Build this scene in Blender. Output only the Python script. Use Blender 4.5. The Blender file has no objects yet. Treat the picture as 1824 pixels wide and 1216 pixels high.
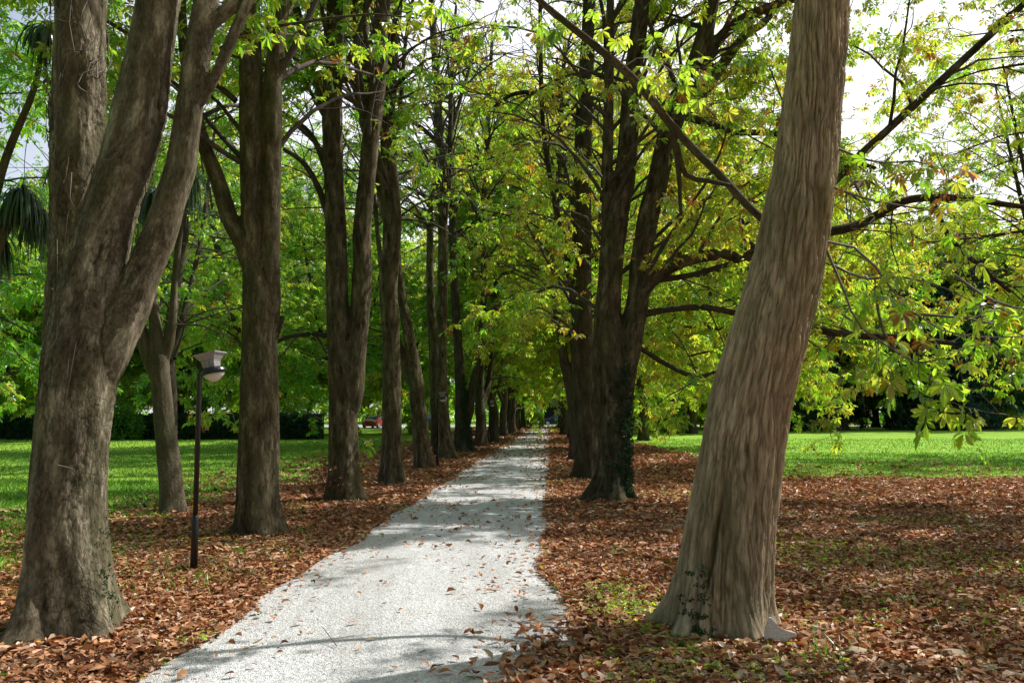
import bpy, bmesh, math, random
import numpy as np
from mathutils import Vector, Matrix, kdtree
R = math.radians
scn = bpy.context.scene
COL = scn.collection
# ------------------------------------------------------------------ camera
PITCH = math.atan(127/1500.0); CP, SP = math.cos(PITCH), math.sin(PITCH); CH = 1.6
cd = bpy.data.cameras.new('camera'); cam = bpy.data.objects.new('camera', cd); COL.objects.link(cam)
cam.location = (0, 0, CH); cam.rotation_euler = (math.pi/2 + PITCH, 0, 0)
cd.sensor_width = 36; cd.lens = 36*1500/1824.0; cd.clip_start = .1; cd.clip_end = 2000
scn.camera = cam
def at(px, py, Y):
    """world point seen at photo pixel (px,py) lying at distance Y; also the metres per pixel there"""
    u = (px-912)/1500.0; v = (608-py)/1500.0
    t = Y/(CP - v*SP)
    return np.array((u*t, Y, CH + t*(SP+v*CP))), t/1500.0
# ------------------------------------------------------------------ sun and sky
AZ, EL = R(65), R(49)
sdir = Vector((math.cos(EL)*math.sin(AZ), math.cos(EL)*math.cos(AZ), math.sin(EL)))
ld = bpy.data.lights.new('sun', 'SUN'); ld.energy = 5.0; ld.angle = R(.53); ld.color = (1, .965, .90)
lo = bpy.data.objects.new('sun', ld); COL.objects.link(lo)
lo.rotation_euler = sdir.to_track_quat('Z', 'Y').to_euler(); lo.location = sdir*50
W = bpy.data.worlds.new('World'); scn.world = W; W.use_nodes = True
nt = W.node_tree; nt.nodes.clear()
sky = nt.nodes.new('ShaderNodeTexSky'); sky.sky_type = 'NISHITA'; sky.sun_disc = False
sky.sun_elevation = EL; sky.sun_rotation = AZ; sky.dust_density = 2.5; sky.air_density = 1.0
bg = nt.nodes.new('ShaderNodeBackground'); bg.inputs[1].default_value = .15
wo = nt.nodes.new('ShaderNodeOutputWorld')
tc = nt.nodes.new('ShaderNodeTexCoord'); nz = nt.nodes.new('ShaderNodeTexNoise'); nz.inputs['Scale'].default_value = 2.2
nz.inputs['Detail'].default_value = 6
cr = nt.nodes.new('ShaderNodeValToRGB'); cr.color_ramp.elements[0].position = .25; cr.color_ramp.elements[1].position = .5
mx = nt.nodes.new('ShaderNodeMix'); mx.data_type = 'RGBA'; mx.inputs[7].default_value = (9.2, 9.3, 9.5, 1)
nt.links.new(tc.outputs['Generated'], nz.inputs['Vector']); nt.links.new(nz.outputs['Fac'], cr.inputs['Fac'])
dt = nt.nodes.new('ShaderNodeVectorMath'); dt.operation = 'DOT_PRODUCT'; dt.inputs[1].default_value = (.52, .85, .1)
nt.links.new(tc.outputs['Generated'], dt.inputs[0])
mr = nt.nodes.new('ShaderNodeMapRange'); mr.inputs[1].default_value = .25; mr.inputs[2].default_value = .85; mr.inputs[3].default_value = .0; mr.inputs[4].default_value = 1.
nt.links.new(dt.outputs['Value'], mr.inputs[0])
ml = nt.nodes.new('ShaderNodeMath'); ml.operation = 'MULTIPLY'; nt.links.new(mr.outputs[0], ml.inputs[0]); nt.links.new(cr.outputs['Color'], ml.inputs[1])
nt.links.new(ml.outputs[0], mx.inputs[0]); nt.links.new(sky.outputs[0], mx.inputs[6])
nt.links.new(mx.outputs[2], bg.inputs[0]); nt.links.new(bg.outputs[0], wo.inputs[0])
scn.view_settings.view_transform = 'Standard'; scn.view_settings.look = 'None'; scn.view_settings.exposure = 0
scn.render.engine = 'CYCLES'
cy = scn.cycles
cy.max_bounces = 8; cy.diffuse_bounces = 6; cy.glossy_bounces = 2; cy.transmission_bounces = 4; cy.transparent_max_bounces = 4
cy.use_denoising = True; cy.use_adaptive_sampling = True; cy.adaptive_threshold = .02
cy.caustics_reflective = False; cy.caustics_refractive = False; cy.sample_clamp_indirect = 10
# ------------------------------------------------------------------ materials
class NT:
    def __init__(s, name):
        s.m = bpy.data.materials.new(name); s.m.use_nodes = True; s.t = s.m.node_tree; s.t.nodes.clear()
        s.out = s.t.nodes.new('ShaderNodeOutputMaterial')
    def n(s, typ, **kw):
        nd = s.t.nodes.new('ShaderNode'+typ)
        for k, v in kw.items():
            if k.startswith('i_'):
                key = k[2:]; key = int(key) if key.isdigit() else key.replace('_', ' ')
                nd.inputs[key].default_value = v
            else: setattr(nd, k, v)
        return nd
    def l(s, a, b): s.t.links.new(a, b)
    def noise(s, vec, scale, detail=4, rough=.55, dist=0):
        nd = s.n('TexNoise', i_Scale=scale, i_Detail=detail, i_Roughness=rough, i_Distortion=dist)
        if vec is not None: s.l(vec, nd.inputs['Vector'])
        return nd.outputs['Fac']
    def ramp(s, fac, stops):
        nd = s.n('ValToRGB'); e = nd.color_ramp.elements
        while len(e) < len(stops): e.new(.5)
        for q, (p, c) in zip(e, stops):
            q.position = p; q.color = c if len(c) == 4 else (*c, 1)
        s.l(fac, nd.inputs[0]); return nd.outputs[0]
    def mix(s, fac, a, b, bt='MIX'):
        nd = s.n('Mix', data_type='RGBA', blend_type=bt)
        for sock, v in ((nd.inputs[0], fac), (nd.inputs[6], a), (nd.inputs[7], b)):
            if hasattr(v, 'is_output'): s.l(v, sock)
            else: sock.default_value = v if isinstance(v, (int, float)) else ((*v, 1) if len(v) == 3 else v)
        return nd.outputs[2]
    def math(s, op, a, b=0., clamp=False):
        nd = s.n('Math', operation=op, use_clamp=clamp)
        for sock, v in ((nd.inputs[0], a), (nd.inputs[1], b)):
            if hasattr(v, 'is_output'): s.l(v, sock)
            else: sock.default_value = v
        return nd.outputs[0]
    def mapv(s, vec, scale=(1, 1, 1), loc=(0, 0, 0)):
        nd = s.n('Mapping'); nd.inputs['Scale'].default_value = scale; nd.inputs['Location'].default_value = loc
        s.l(vec, nd.inputs['Vector']); return nd.outputs[0]
    def bump(s, h, strength=.5, dist=.01, prev=None):
        nd = s.n('Bump', i_Strength=strength, i_Distance=dist); s.l(h, nd.inputs['Height'])
        if prev is not None: s.l(prev, nd.inputs['Normal'])
        return nd.outputs[0]
    def pbr(s, col, rough=.8, bump=None, spec=.3, metal=0):
        b = s.n('BsdfPrincipled')
        for k, v in (('Base Color', col), ('Roughness', rough), ('Specular IOR Level', spec), ('Metallic', metal)):
            if hasattr(v, 'is_output'): s.l(v, b.inputs[k])
            else: b.inputs[k].default_value = v if isinstance(v, (int, float)) else ((*v, 1) if len(v) == 3 else v)
        if bump is not None: s.l(bump, b.inputs['Normal'])
        s.l(b.outputs[0], s.out.inputs[0]); return s.m
def geo_pos(n): return n.n('NewGeometry').outputs['Position']

def leaf_material(name, stops, tstops, gloss=.12, trans=.55):
    n = NT(name)
    a = n.n('Attribute', attribute_name='tint').outputs['Fac']
    rnd = n.n('Attribute', attribute_name='shade').outputs['Fac']
    c = n.ramp(a, stops); t = n.ramp(a, tstops)
    k = n.n('MapRange', i_1=0., i_2=1., i_3=.6, i_4=1.35); n.l(rnd, k.inputs[0])
    c2 = n.n('VectorMath', operation='SCALE'); n.l(c, c2.inputs[0]); n.l(k.outputs[0], c2.inputs['Scale'])
    t2 = n.n('VectorMath', operation='SCALE'); n.l(t, t2.inputs[0]); n.l(k.outputs[0], t2.inputs['Scale'])
    d = n.n('BsdfDiffuse'); n.l(c2.outputs[0], d.inputs[0])
    tr = n.n('BsdfTranslucent'); n.l(t2.outputs[0], tr.inputs[0])
    g = n.n('BsdfGlossy', i_Roughness=.38); g.inputs[0].default_value = (.8, .85, .9, 1)
    m1 = n.n('MixShader', i_0=trans); n.l(d.outputs[0], m1.inputs[1]); n.l(tr.outputs[0], m1.inputs[2])
    fr = n.n('LayerWeight', i_Blend=.25)
    f2 = n.math('MULTIPLY', fr.outputs['Facing'], gloss*2.2); f3 = n.math('ADD', f2, gloss*.25)
    m2 = n.n('MixShader'); n.l(f3, m2.inputs[0]); n.l(m1.outputs[0], m2.inputs[1]); n.l(g.outputs[0], m2.inputs[2])
    n.l(m2.outputs[0], n.out.inputs[0]); return n.m
M = {}
M['leaf'] = leaf_material('chestnut_leaf',
    [(0, (.03, .10, .012)), (.45, (.085, .20, .02)), (.72, (.26, .32, .03)), (.86, (.30, .20, .025)), (.94, (.28, .09, .02)), (1, (.13, .05, .02))],
    [(0, (.16, .55, .02)), (.45, (.52, .90, .04)), (.72, (.95, 1.0, .08)), (.86, (.75, .50, .04)), (.94, (.60, .17, .03)), (1, (.30, .10, .03))], trans=.68)
M['dark_leaf'] = leaf_material('dark_leaf',
    [(0, (.02, .055, .022)), (.6, (.04, .09, .028)), (1, (.09, .15, .03))],
    [(0, (.04, .14, .03)), (.6, (.10, .26, .03)), (1, (.28, .42, .05))], trans=.35, gloss=.08)
M['needle'] = leaf_material('conifer_needles',
    [(0, (.03, .075, .07)), (.6, (.05, .12, .10)), (1, (.10, .17, .10))],
    [(0, (.01, .03, .02)), (1, (.05, .10, .04))], trans=.25, gloss=.05)
M['strap'] = leaf_material('strap_leaf',
    [(0, (.02, .06, .015)), (.7, (.05, .10, .03)), (1, (.22, .17, .08))],
    [(0, (.05, .16, .02)), (.7, (.12, .28, .03)), (1, (.3, .22, .08))], trans=.4, gloss=.2)
M['ivy'] = leaf_material('ivy_leaf',
    [(0, (.012, .04, .012)), (1, (.04, .10, .03))], [(0, (.02, .08, .01)), (1, (.08, .2, .02))], trans=.25, gloss=.06)
M['litter'] = leaf_material('fallen_leaf',
    [(0, (.12, .05, .025)), (.25, (.34, .135, .06)), (.5, (.56, .26, .12)), (.72, (.66, .38, .22)), (.86, (.76, .56, .42)), (.93, (.80, .68, .56)), (.955, (.70, .42, .05)), (.97, (.10, .17, .03)), (1, (.12, .22, .04))],
    [(0, (.07, .02, .008)), (.5, (.28, .08, .02)), (.9, (.42, .2, .07)), (1, (.3, .5, .04))], trans=.22, gloss=.04)
M['grass'] = leaf_material('grass_blade',
    [(0, (.14, .30, .03)), (.6, (.34, .55, .06)), (1, (.5, .58, .14))],
    [(0, (.08, .26, .015)), (.6, (.18, .44, .03)), (1, (.4, .5, .06))], trans=.45, gloss=.08)

def bark_mat(name, c0, c1, c2, plate=(20, 20, 7), bstr=.8, moss=.35, fiss=.012, ridge=.0, crk=.5, fsc=(60, 60, 22)):
    n = NT(name)
    v = n.n('Attribute', attribute_name='bark').outputs['Vector']
    pos = geo_pos(n)
    f1 = n.noise(n.mapv(v, (9, 9, 2.5)), 1, 5, .6)
    base = n.ramp(f1, [(.3, c0), (.52, c1), (.72, c2)])
    fine = n.noise(n.mapv(v, fsc), 1, 4, .65)
    base = n.mix(.75 if crk else .45, base, n.ramp(fine, [(.3, (.4, .38, .35)), (.68, (1.4, 1.37, 1.33))]), 'MULTIPLY')
    vo = n.n('TexVoronoi', feature='DISTANCE_TO_EDGE', i_Scale=1.)
    wrp = n.n('Mix', data_type='RGBA', blend_type='ADD'); wrp.inputs[0].default_value = .9
    nn = n.n('TexNoise', i_Scale=14., i_Detail=2.); n.l(v, nn.inputs['Vector'])
    n.l(n.mapv(v, plate), wrp.inputs[6]); n.l(nn.outputs['Color'], wrp.inputs[7])
    n.l(wrp.outputs[2], vo.inputs['Vector'])
    crack = n.ramp(vo.outputs['Distance'], [(0, (0, 0, 0)), (.11, (1, 1, 1))])
    cmask = n.ramp(n.noise(n.mapv(v, (4, 4, 2)), 1, 2), [(.42, (0, 0, 0)), (.58, (1, 1, 1))])
    crackm = n.mix(cmask, (1, 1, 1), crack)
    base = n.mix(crk, base, n.mix(1., base, crackm, 'MULTIPLY'))
    rg_ = n.n('Attribute', attribute_name='ridge').outputs['Fac']
    base = n.mix(ridge, base, n.ramp(rg_, [(0, (.2, .18, .15)), (.4, (.75, .73, .70)), (1, (1.4, 1.38, 1.35))]), 'MULTIPLY')
    mz = n.noise(n.mapv(pos, (2.2, 2.2, 1.2)), 1, 5, .7)
    mm = n.math('MULTIPLY', n.ramp(mz, [(.45, (0, 0, 0)), (.62, (1, 1, 1))]), moss)
    base = n.mix(mm, base, (.075, .09, .035))
    b = n.bump(crackm, bstr*crk, fiss)
    b = n.bump(n.noise(n.mapv(v, (28, 28, 8)), 1, 5, .65), bstr, .02, b)
    b = n.bump(fine, bstr*.7, .006, b)
    return n.pbr(base, .9, b, .15)
M['bark'] = bark_mat('chestnut_bark', (.044, .034, .020), (.10, .080, .050), (.25, .21, .14), plate=(26, 26, 8), ridge=.9, crk=.2)
M['bark_pale'] = bark_mat('grey_flaky_bark', (.075, .060, .040), (.175, .148, .105), (.48, .43, .34), plate=(30, 30, 15), moss=.3, ridge=1., crk=.45, bstr=1.)
M['bark_tan'] = bark_mat('furrowed_tan_bark', (.36, .275, .195), (.50, .395, .285), (.62, .51, .385), plate=(30, 30, 5), bstr=.6, moss=.45, ridge=.72, crk=0., fsc=(110, 110, 12))
M['bark_far'] = bark_mat('dark_bark', (.04, .032, .022), (.08, .065, .046), (.15, .125, .09), moss=.3)
M['bark_cord'] = bark_mat('corky_bark', (.09, .072, .045), (.15, .125, .085), (.23, .20, .15), plate=(35, 35, 30), moss=.4)
n = NT('twig_bark'); M['twig'] = n.pbr(n.ramp(n.noise(geo_pos(n), 9), [(.3, (.05, .038, .028)), (.7, (.12, .095, .075))]), .85)
n = NT('pale_twig_bark'); M['twig_pale'] = n.pbr(n.ramp(n.noise(geo_pos(n), 9), [(.3, (.12, .095, .075)), (.7, (.24, .2, .16))]), .7)

# gravel
n = NT('gravel'); p = geo_pos(n)
vo = n.n('TexVoronoi', i_Scale=115.); n.l(p, vo.inputs['Vector'])
ve = n.n('TexVoronoi', i_Scale=115., feature='DISTANCE_TO_EDGE'); n.l(p, ve.inputs['Vector'])
v3 = n.n('TexVoronoi', i_Scale=38.); n.l(p, v3.inputs['Vector'])
stone = n.ramp(n.n('SeparateColor').outputs[0], [(0, (.2, .2, .2)), (1, (.8, .8, .8))])
sep = n.n('SeparateColor'); n.l(vo.outputs['Color'], sep.inputs[0])
stone = n.ramp(sep.outputs[0], [(0, (.42, .42, .43)), (.3, (.78, .78, .79)), (.8, (.93, .93, .94)), (1, (.98, .98, .98))])
edge = n.ramp(ve.outputs['Distance'], [(0, (.35, .34, .33)), (.16, (1, 1, 1))])
c = n.mix(.45, stone, edge, 'MULTIPLY')
dirt = n.ramp(n.noise(p, .9, 6, .65), [(.42, (0, 0, 0)), (.68, (1, 1, 1))])
c = n.mix(n.math('MULTIPLY', dirt, .22), c, (.5, .46, .40))
c = n.mix(n.math('MULTIPLY', n.ramp(n.noise(n.mapv(p, (1, 1, 1), (7, 3, 0)), 3.5, 5, .7), [(.55, (0, 0, 0)), (.75, (1, 1, 1))]), .3), c, (.36, .30, .24))
hh = n.math('SUBTRACT', 1., vo.outputs['Distance'])
wear = n.ramp(n.noise(n.mapv(p, (1.6, .35, 1)), 1, 4, .6), [(.3, (.78, .76, .74)), (.6, (1.12, 1.12, 1.13))])
c = n.mix(.9, c, wear, 'MULTIPLY')
c = n.mix(.8, c, n.ramp(n.noise(p, 22, 3, .7), [(.3, (.76, .75, .74)), (.62, (1.14, 1.14, 1.15))]), 'MULTIPLY')
b = n.bump(hh, .9, .012); b = n.bump(v3.outputs['Distance'], .5, .015, b); b = n.bump(n.noise(p, 6, 4), .4, .04, b)
M['gravel'] = n.pbr(c, .92, b, .2)
n = NT('litter_soil'); p = geo_pos(n)
vo = n.n('TexVoronoi', i_Scale=16.); n.l(p, vo.inputs['Vector']); sep = n.n('SeparateColor'); n.l(vo.outputs['Color'], sep.inputs[0])
lit = n.ramp(sep.outputs[1], [(0, (.06, .03, .018)), (.4, (.18, .085, .045)), (.75, (.34, .17, .095)), (1, (.45, .30, .2))])
gr = n.ramp(n.noise(p, 40, 4), [(.3, (.02, .035, .008)), (.7, (.07, .11, .025))])
gm = n.ramp(n.noise(p, .55, 6, .7), [(.54, (0, 0, 0)), (.68, (1, 1, 1))])
c = n.mix(n.math('MULTIPLY', gm, .55), lit, gr)
b = n.bump(vo.outputs['Distance'], .9, .04)
M['soil'] = n.pbr(c, .95, b, .1)
n = NT('lawn_grass'); p = geo_pos(n)
f = n.noise(p, 55, 5, .7); g2 = n.noise(p, .35, 5, .6)
c = n.ramp(f, [(.25, (.035, .085, .012)), (.5, (.075, .165, .022)), (.78, (.15, .25, .045))])
c = n.mix(.7, c, n.ramp(g2, [(.3, (.75, .85, .7)), (.7, (1.25, 1.12, 1.1))]), 'MULTIPLY')
lv = n.n('TexVoronoi', i_Scale=7.); n.l(p, lv.inputs['Vector'])
spk = n.ramp(lv.outputs['Distance'], [(.0, (1, 1, 1)), (.17, (1, 1, 1)), (.19, (0, 0, 0))])
sm = n.ramp(n.noise(p, .8, 4, .7), [(.5, (0, 0, 0)), (.6, (1, 1, 1))])
c = n.mix(n.math('MULTIPLY', n.math('MULTIPLY', spk, sm), .8), c, (.24, .13, .06))
M['lawn'] = n.pbr(c, .9, n.bump(f, .8, .03), .15)
n = NT('asphalt_road'); M['road'] = n.pbr(n.ramp(n.noise(geo_pos(n), 30, 4), [(.3, (.34, .33, .32)), (.7, (.46, .45, .43))]), .9)

def flat(name, c, rough=.5, metal=0, spec=.5, var=.15, scale=8):
    n = NT(name)
    tc = n.n('TexCoord').outputs['Object']
    k = n.ramp(n.noise(tc, scale, 5, .65), [(.3, tuple(x*(1-var) for x in c)), (.7, tuple(min(1, x*(1+var)) for x in c))])
    return n.pbr(k, rough, None, spec, metal)
M['black_metal'] = flat('black_painted_steel', (.012, .013, .016), .35, 0, .5, .3)
M['white_plastic'] = flat('weathered_grey_plastic', (.30, .28, .285), .6, 0, .3, .15, 20)
M['lens'] = flat('yellowed_lamp_glass', (.62, .56, .48), .3, 0, .5, .1)
M['stone'] = flat('pale_stone', (.6, .58, .55), .9, 0, .2, .3, 30)
M['concrete'] = flat('speckled_concrete', (.62, .61, .60), .92, 0, .2, .25, 90)
M['rock_tan'] = flat('tan_stone', (.42, .33, .23), .8, 0, .2, .2, 12)
M['red_paint'] = flat('red_car_paint', (.42, .035, .04), .25, 0, .6, .05)
M['navy_paint'] = flat('navy_car_paint', (.012, .016, .05), .2, 0, .7, .05)
M['blue_paint'] = flat('blue_car_paint', (.02, .06, .28), .25, 0, .6, .05)
M['glass'] = flat('tinted_car_glass', (.10, .14, .20), .08, 0, .8, .1)
M['tyre'] = flat('tyre_rubber', (.015, .015, .015), .85)
M['rim'] = flat('alloy_rim', (.55, .56, .58), .35, .6)
M['headlight'] = flat('headlight_lens', (.75, .78, .8), .15)
M['taillight'] = flat('tail_lamp', (.45, .02, .02), .25)
M['plate'] = flat('number_plate', (.7, .7, .68), .5)
n = NT('rubble_masonry'); p = n.n('TexCoord').outputs['Object']
vo = n.n('TexVoronoi', i_Scale=3.2); n.l(n.mapv(p, (1, 1, 1.8)), vo.inputs['Vector']); sep = n.n('SeparateColor'); n.l(vo.outputs['Color'], sep.inputs[0])
ve = n.n('TexVoronoi', i_Scale=3.2, feature='DISTANCE_TO_EDGE'); n.l(n.mapv(p, (1, 1, 1.8)), ve.inputs['Vector'])
c = n.mix(.8, n.ramp(sep.outputs[0], [(0, (.20, .185, .17)), (1, (.44, .41, .38))]), n.ramp(ve.outputs['Distance'], [(0, (.6, .58, .55)), (.1, (1, 1, 1))]), 'MULTIPLY')
M['masonry'] = n.pbr(c, .95, n.bump(ve.outputs['Distance'], .6, .05))
M['slate'] = flat('roof_slate', (.10, .10, .115), .7)
M['dark_opening'] = flat('window_glass', (.02, .022, .025), .15)

# ------------------------------------------------------------------ numpy noise
def _h(ix, iy, iz, seed):
    h = (ix.astype(np.int64)*374761393 + iy.astype(np.int64)*668265263 + iz.astype(np.int64)*2147483647 + seed*1274126177) & 0xffffffff
    h = ((h ^ (h >> 13))*1274126177) & 0xffffffff
    h = ((h ^ (h >> 16))*2246822519) & 0xffffffff
    return ((h ^ (h >> 15)) & 0xffffff)/float(0xffffff)
def vnoise(P, seed=0):
    P = np.asarray(P, float); i = np.floor(P).astype(np.int64); f = P-i; f = f*f*(3-2*f)
    x, y, z = i[:, 0], i[:, 1], i[:, 2]; fx, fy, fz = f[:, 0], f[:, 1], f[:, 2]; r = 0
    for dx in (0, 1):
        for dy in (0, 1):
            for dz in (0, 1):
                w = (fx if dx else 1-fx)*(fy if dy else 1-fy)*(fz if dz else 1-fz)
                r = r + w*_h(x+dx, y+dy, z+dz, seed)
    return r
def fbm(P, o=3, seed=0):
    a, s, t = 1., 0., 0.; P = np.asarray(P, float)
    for k in range(o): s = s + a*vnoise(P*2**k, seed+k*17); t += a; a *= .5
    return s/t
def voro(P, seed=0):
    """F2-F1 of a jittered 3D cell pattern: 0 on the furrows, rising on the plates"""
    P = np.asarray(P, float); i = np.floor(P).astype(np.int64); f1 = np.full(len(P), 9.); f2 = f1.copy()
    for dx in (-1, 0, 1):
        for dy in (-1, 0, 1):
            for dz in (-1, 0, 1):
                c = i+np.array((dx, dy, dz)); x, y, z = c[:, 0], c[:, 1], c[:, 2]
                q = c+np.stack([_h(x, y, z, seed), _h(x, y, z, seed+5), _h(x, y, z, seed+11)], 1)
                d = np.linalg.norm(q-P, axis=1); f2 = np.where(d < f1, f1, np.minimum(f2, d)); f1 = np.minimum(f1, d)
    return f2-f1
# ------------------------------------------------------------------ mesh helpers
def mesh_np(name, V, polys, mats, matidx=None, attrs=None, smooth=False, vattrs=None):
    """polys: list of int arrays (n,k)"""
    me = bpy.data.meshes.new(name)
    V = np.asarray(V, np.float32)
    me.vertices.add(len(V)); me.vertices.foreach_set('co', V.ravel())
    sizes = np.concatenate([np.full(len(p), p.shape[1], np.int32) for p in polys])
    loops = np.concatenate([p.astype(np.int32).ravel() for p in polys])
    me.loops.add(len(loops)); me.polygons.add(len(sizes))
    starts = np.zeros(len(sizes), np.int32); starts[1:] = np.cumsum(sizes)[:-1]
    me.polygons.foreach_set('loop_start', starts); me.loops.foreach_set('vertex_index', loops)
    for m in mats: me.materials.append(m)
    if matidx is not None: me.polygons.foreach_set('material_index', np.asarray(matidx, np.int32))
    sm = smooth if isinstance(smooth, np.ndarray) else np.full(len(sizes), bool(smooth))
    me.polygons.foreach_set('use_smooth', sm)
    for k, a in (attrs or {}).items():
        at_ = me.attributes.new(k, 'FLOAT', 'FACE'); at_.data.foreach_set('value', np.asarray(a, np.float32))
    for k, a in (vattrs or {}).items():
        at_ = me.attributes.new(k, 'FLOAT_VECTOR', 'POINT'); at_.data.foreach_set('vector', np.asarray(a, np.float32).ravel())
    me.update(calc_edges=True); me.validate()
    return me
def link(name, me, parent=None):
    o = bpy.data.objects.new(name, me); COL.objects.link(o)
    if parent is not None:
        o.parent = parent; o.matrix_parent_inverse = Matrix.Translation(-Vector(parent.location))
    return o
def tag(o, label=None, cat=None, group=None, kind=None):
    for k, v in (('label', label), ('category', cat), ('group', group), ('kind', kind)):
        if v: o[k] = v
    return o
def thing(name, loc, label, cat, group=None):
    o = bpy.data.objects.new(name, None); COL.objects.link(o); o.location = loc; o.empty_display_size = .2
    return tag(o, label, cat, group)

class Acc:
    """collects batches of quads/tris with material slot and face attributes"""
    def __init__(s): s.V = []; s.P = {3: [], 4: []}; s.m = {3: [], 4: []}; s.t = {3: [], 4: []}; s.s = {3: [], 4: []}; s.n = 0; s.sm = {3: [], 4: []}; s.B = []
    def add(s, V, P, mat=0, tint=0., shade=.5, smooth=False, bark=None):
        V = np.asarray(V, float).reshape(-1, 3); P = np.asarray(P); k = P.shape[1]
        s.V.append(V); s.P[k].append(P+s.n); N = len(P)
        s.m[k].append(np.full(N, mat)); s.t[k].append(np.broadcast_to(tint, (N,))); s.s[k].append(np.broadcast_to(shade, (N,)))
        s.sm[k].append(np.full(N, smooth)); s.B.append(V if bark is None else bark); s.n += len(V)
    def add2(s, V, PL, mat=0, tints=None, shades=None, smooth=False, bark=None):
        """several poly arrays sharing V"""
        V = np.asarray(V, float).reshape(-1, 3)
        for P, t, h in zip(PL, tints, shades):
            k = P.shape[1]; N = len(P)
            s.P[k].append(P+s.n); s.m[k].append(np.full(N, mat)); s.t[k].append(np.broadcast_to(t, (N,))); s.s[k].append(np.broadcast_to(h, (N,))); s.sm[k].append(np.full(N, smooth))
        s.V.append(V); s.B.append(V if bark is None else bark); s.n += len(V)
    def mesh(s, name, mats):
        ks = [k for k in (3, 4) if s.P[k]]
        polys = [np.concatenate(s.P[k]) for k in ks]
        cat = lambda d: np.concatenate([np.concatenate(d[k]) for k in ks])
        return mesh_np(name, np.concatenate(s.V), polys, mats, cat(s.m), {'tint': cat(s.t), 'shade': cat(s.s)}, cat(s.sm).astype(bool), {'bark': np.concatenate(s.B)})

def norm(v): return v/np.maximum(np.linalg.norm(v, axis=-1, keepdims=True), 1e-9)
def frames(P):
    """P (N,K,3) polylines -> tangents, side, up"""
    T = np.empty_like(P); T[:, 1:-1] = P[:, 2:]-P[:, :-2]; T[:, 0] = P[:, 1]-P[:, 0]; T[:, -1] = P[:, -1]-P[:, -2]; T = norm(T)
    ref = np.where(np.abs(T[:, :1, 2:3]) > .75, np.array([[[1., .13, 0]]]), np.array([[[.1, .05, 1.]]]))
    S = norm(np.cross(T, np.broadcast_to(ref, T.shape))); U = np.cross(S, T)
    return T, S, U
def tubes(acc, P, rad, sides=4, mat=0, smooth=True):
    P = np.asarray(P, float); N, K, _ = P.shape
    if N == 0: return
    rad = np.broadcast_to(rad, (N, K))
    T, S, U = frames(P); a = np.arange(sides)*2*math.pi/sides
    ring = S[:, :, None]*np.cos(a)[None, None, :, None] + U[:, :, None]*np.sin(a)[None, None, :, None]
    V = P[:, :, None] + ring*rad[:, :, None, None]
    L = np.concatenate([np.zeros((N, 1)), np.cumsum(np.linalg.norm(P[:, 1:]-P[:, :-1], axis=2), 1)], 1)
    bk = np.empty((N, K, sides, 3)); bk[..., 0] = np.cos(a)*rad.mean(); bk[..., 1] = np.sin(a)*rad.mean(); bk[..., 2] = L[:, :, None]
    idx = np.arange(N*K*sides).reshape(N, K, sides); nx = np.roll(idx, -1, 2)
    Q = np.stack([idx[:, :-1], nx[:, :-1], nx[:, 1:], idx[:, 1:]], -1).reshape(-1, 4)
    acc.add(V.reshape(-1, 3), Q, mat, 0., .5, smooth, bk.reshape(-1, 3))

def palm_leaves(acc, rng, C, D, Nn, size, tint, lod, mat=0, fold=.25):
    """compound horse-chestnut leaves at C, pointing D with normal Nn"""
    N = len(C)
    if N == 0: return
    D = norm(D); S = norm(np.cross(D, Nn)); Nn = np.cross(S, D)
    nl = {0: 6, 1: 5, 2: 3}[lod]
    ang = np.linspace(-1.75, 1.75, nl) if lod < 2 else np.array((-1.15, 0, 1.15))
    ang = ang[None] + rng.normal(0, .1, (N, nl)); rel = 1-.22*np.abs(ang)
    L = size[:, None]*rel*rng.uniform(.85, 1.1, (N, nl))
    e = np.cos(ang)[..., None]*D[:, None] + np.sin(ang)[..., None]*S[:, None]
    lt = -np.sin(ang)[..., None]*D[:, None] + np.cos(ang)[..., None]*S[:, None]
    nn = np.broadcast_to(Nn[:, None], e.shape)
    droop = rng.uniform(.05, .55, (N, nl))
    down = np.array((0, 0, -1.))
    def pt(t, w, f=0.):
        d = droop*t*t
        return C[:, None] + (e*t + lt*w + nn*(abs(w)*fold*2+f))*L[..., None] + (-nn*.55+down*.45)*(d*L)[..., None]
    sh = rng.uniform(0, 1, N)[:, None]*.6 + rng.uniform(0, .4, (N, nl)); sh = sh.ravel()
    tt = np.clip(tint[:, None] + rng.normal(0, .035, (N, nl)), 0, 1).ravel()
    if lod == 0:
        V = np.stack([pt(.06, 0), pt(.42, -.115), pt(.42, 0, -.02), pt(.42, .115), pt(.74, -.19), pt(.76, 0, -.02), pt(.74, .19), pt(.9, -.10), pt(1., 0), pt(.9, .10)], 2).reshape(-1, 3)
        b = (np.arange(N*nl)*10)[:, None]
        tri = np.concatenate([b+[0, 2, 1], b+[0, 3, 2], b+[7, 5, 8], b+[5, 9, 8]]); q = np.concatenate([b+[1, 2, 5, 4], b+[2, 3, 6, 5]])
        tri2 = np.concatenate([b+[4, 5, 7], b+[5, 6, 9]])
        acc.add2(V, [np.concatenate([tri, tri2]), q], mat, [np.tile(tt, 6), np.tile(tt, 2)], [np.tile(sh, 6), np.tile(sh, 2)])
    else:
        w = .2 if lod == 1 else .3
        V = np.stack([pt(.04, 0), pt(.66, -w), pt(1., 0), pt(.66, w)], 2).reshape(-1, 3)
        b = (np.arange(N*nl)*4)[:, None]
        acc.add2(V, [np.concatenate([b+[0, 2, 1], b+[0, 3, 2]])], mat, [np.tile(tt, 2)], [np.tile(sh, 2)])

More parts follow.
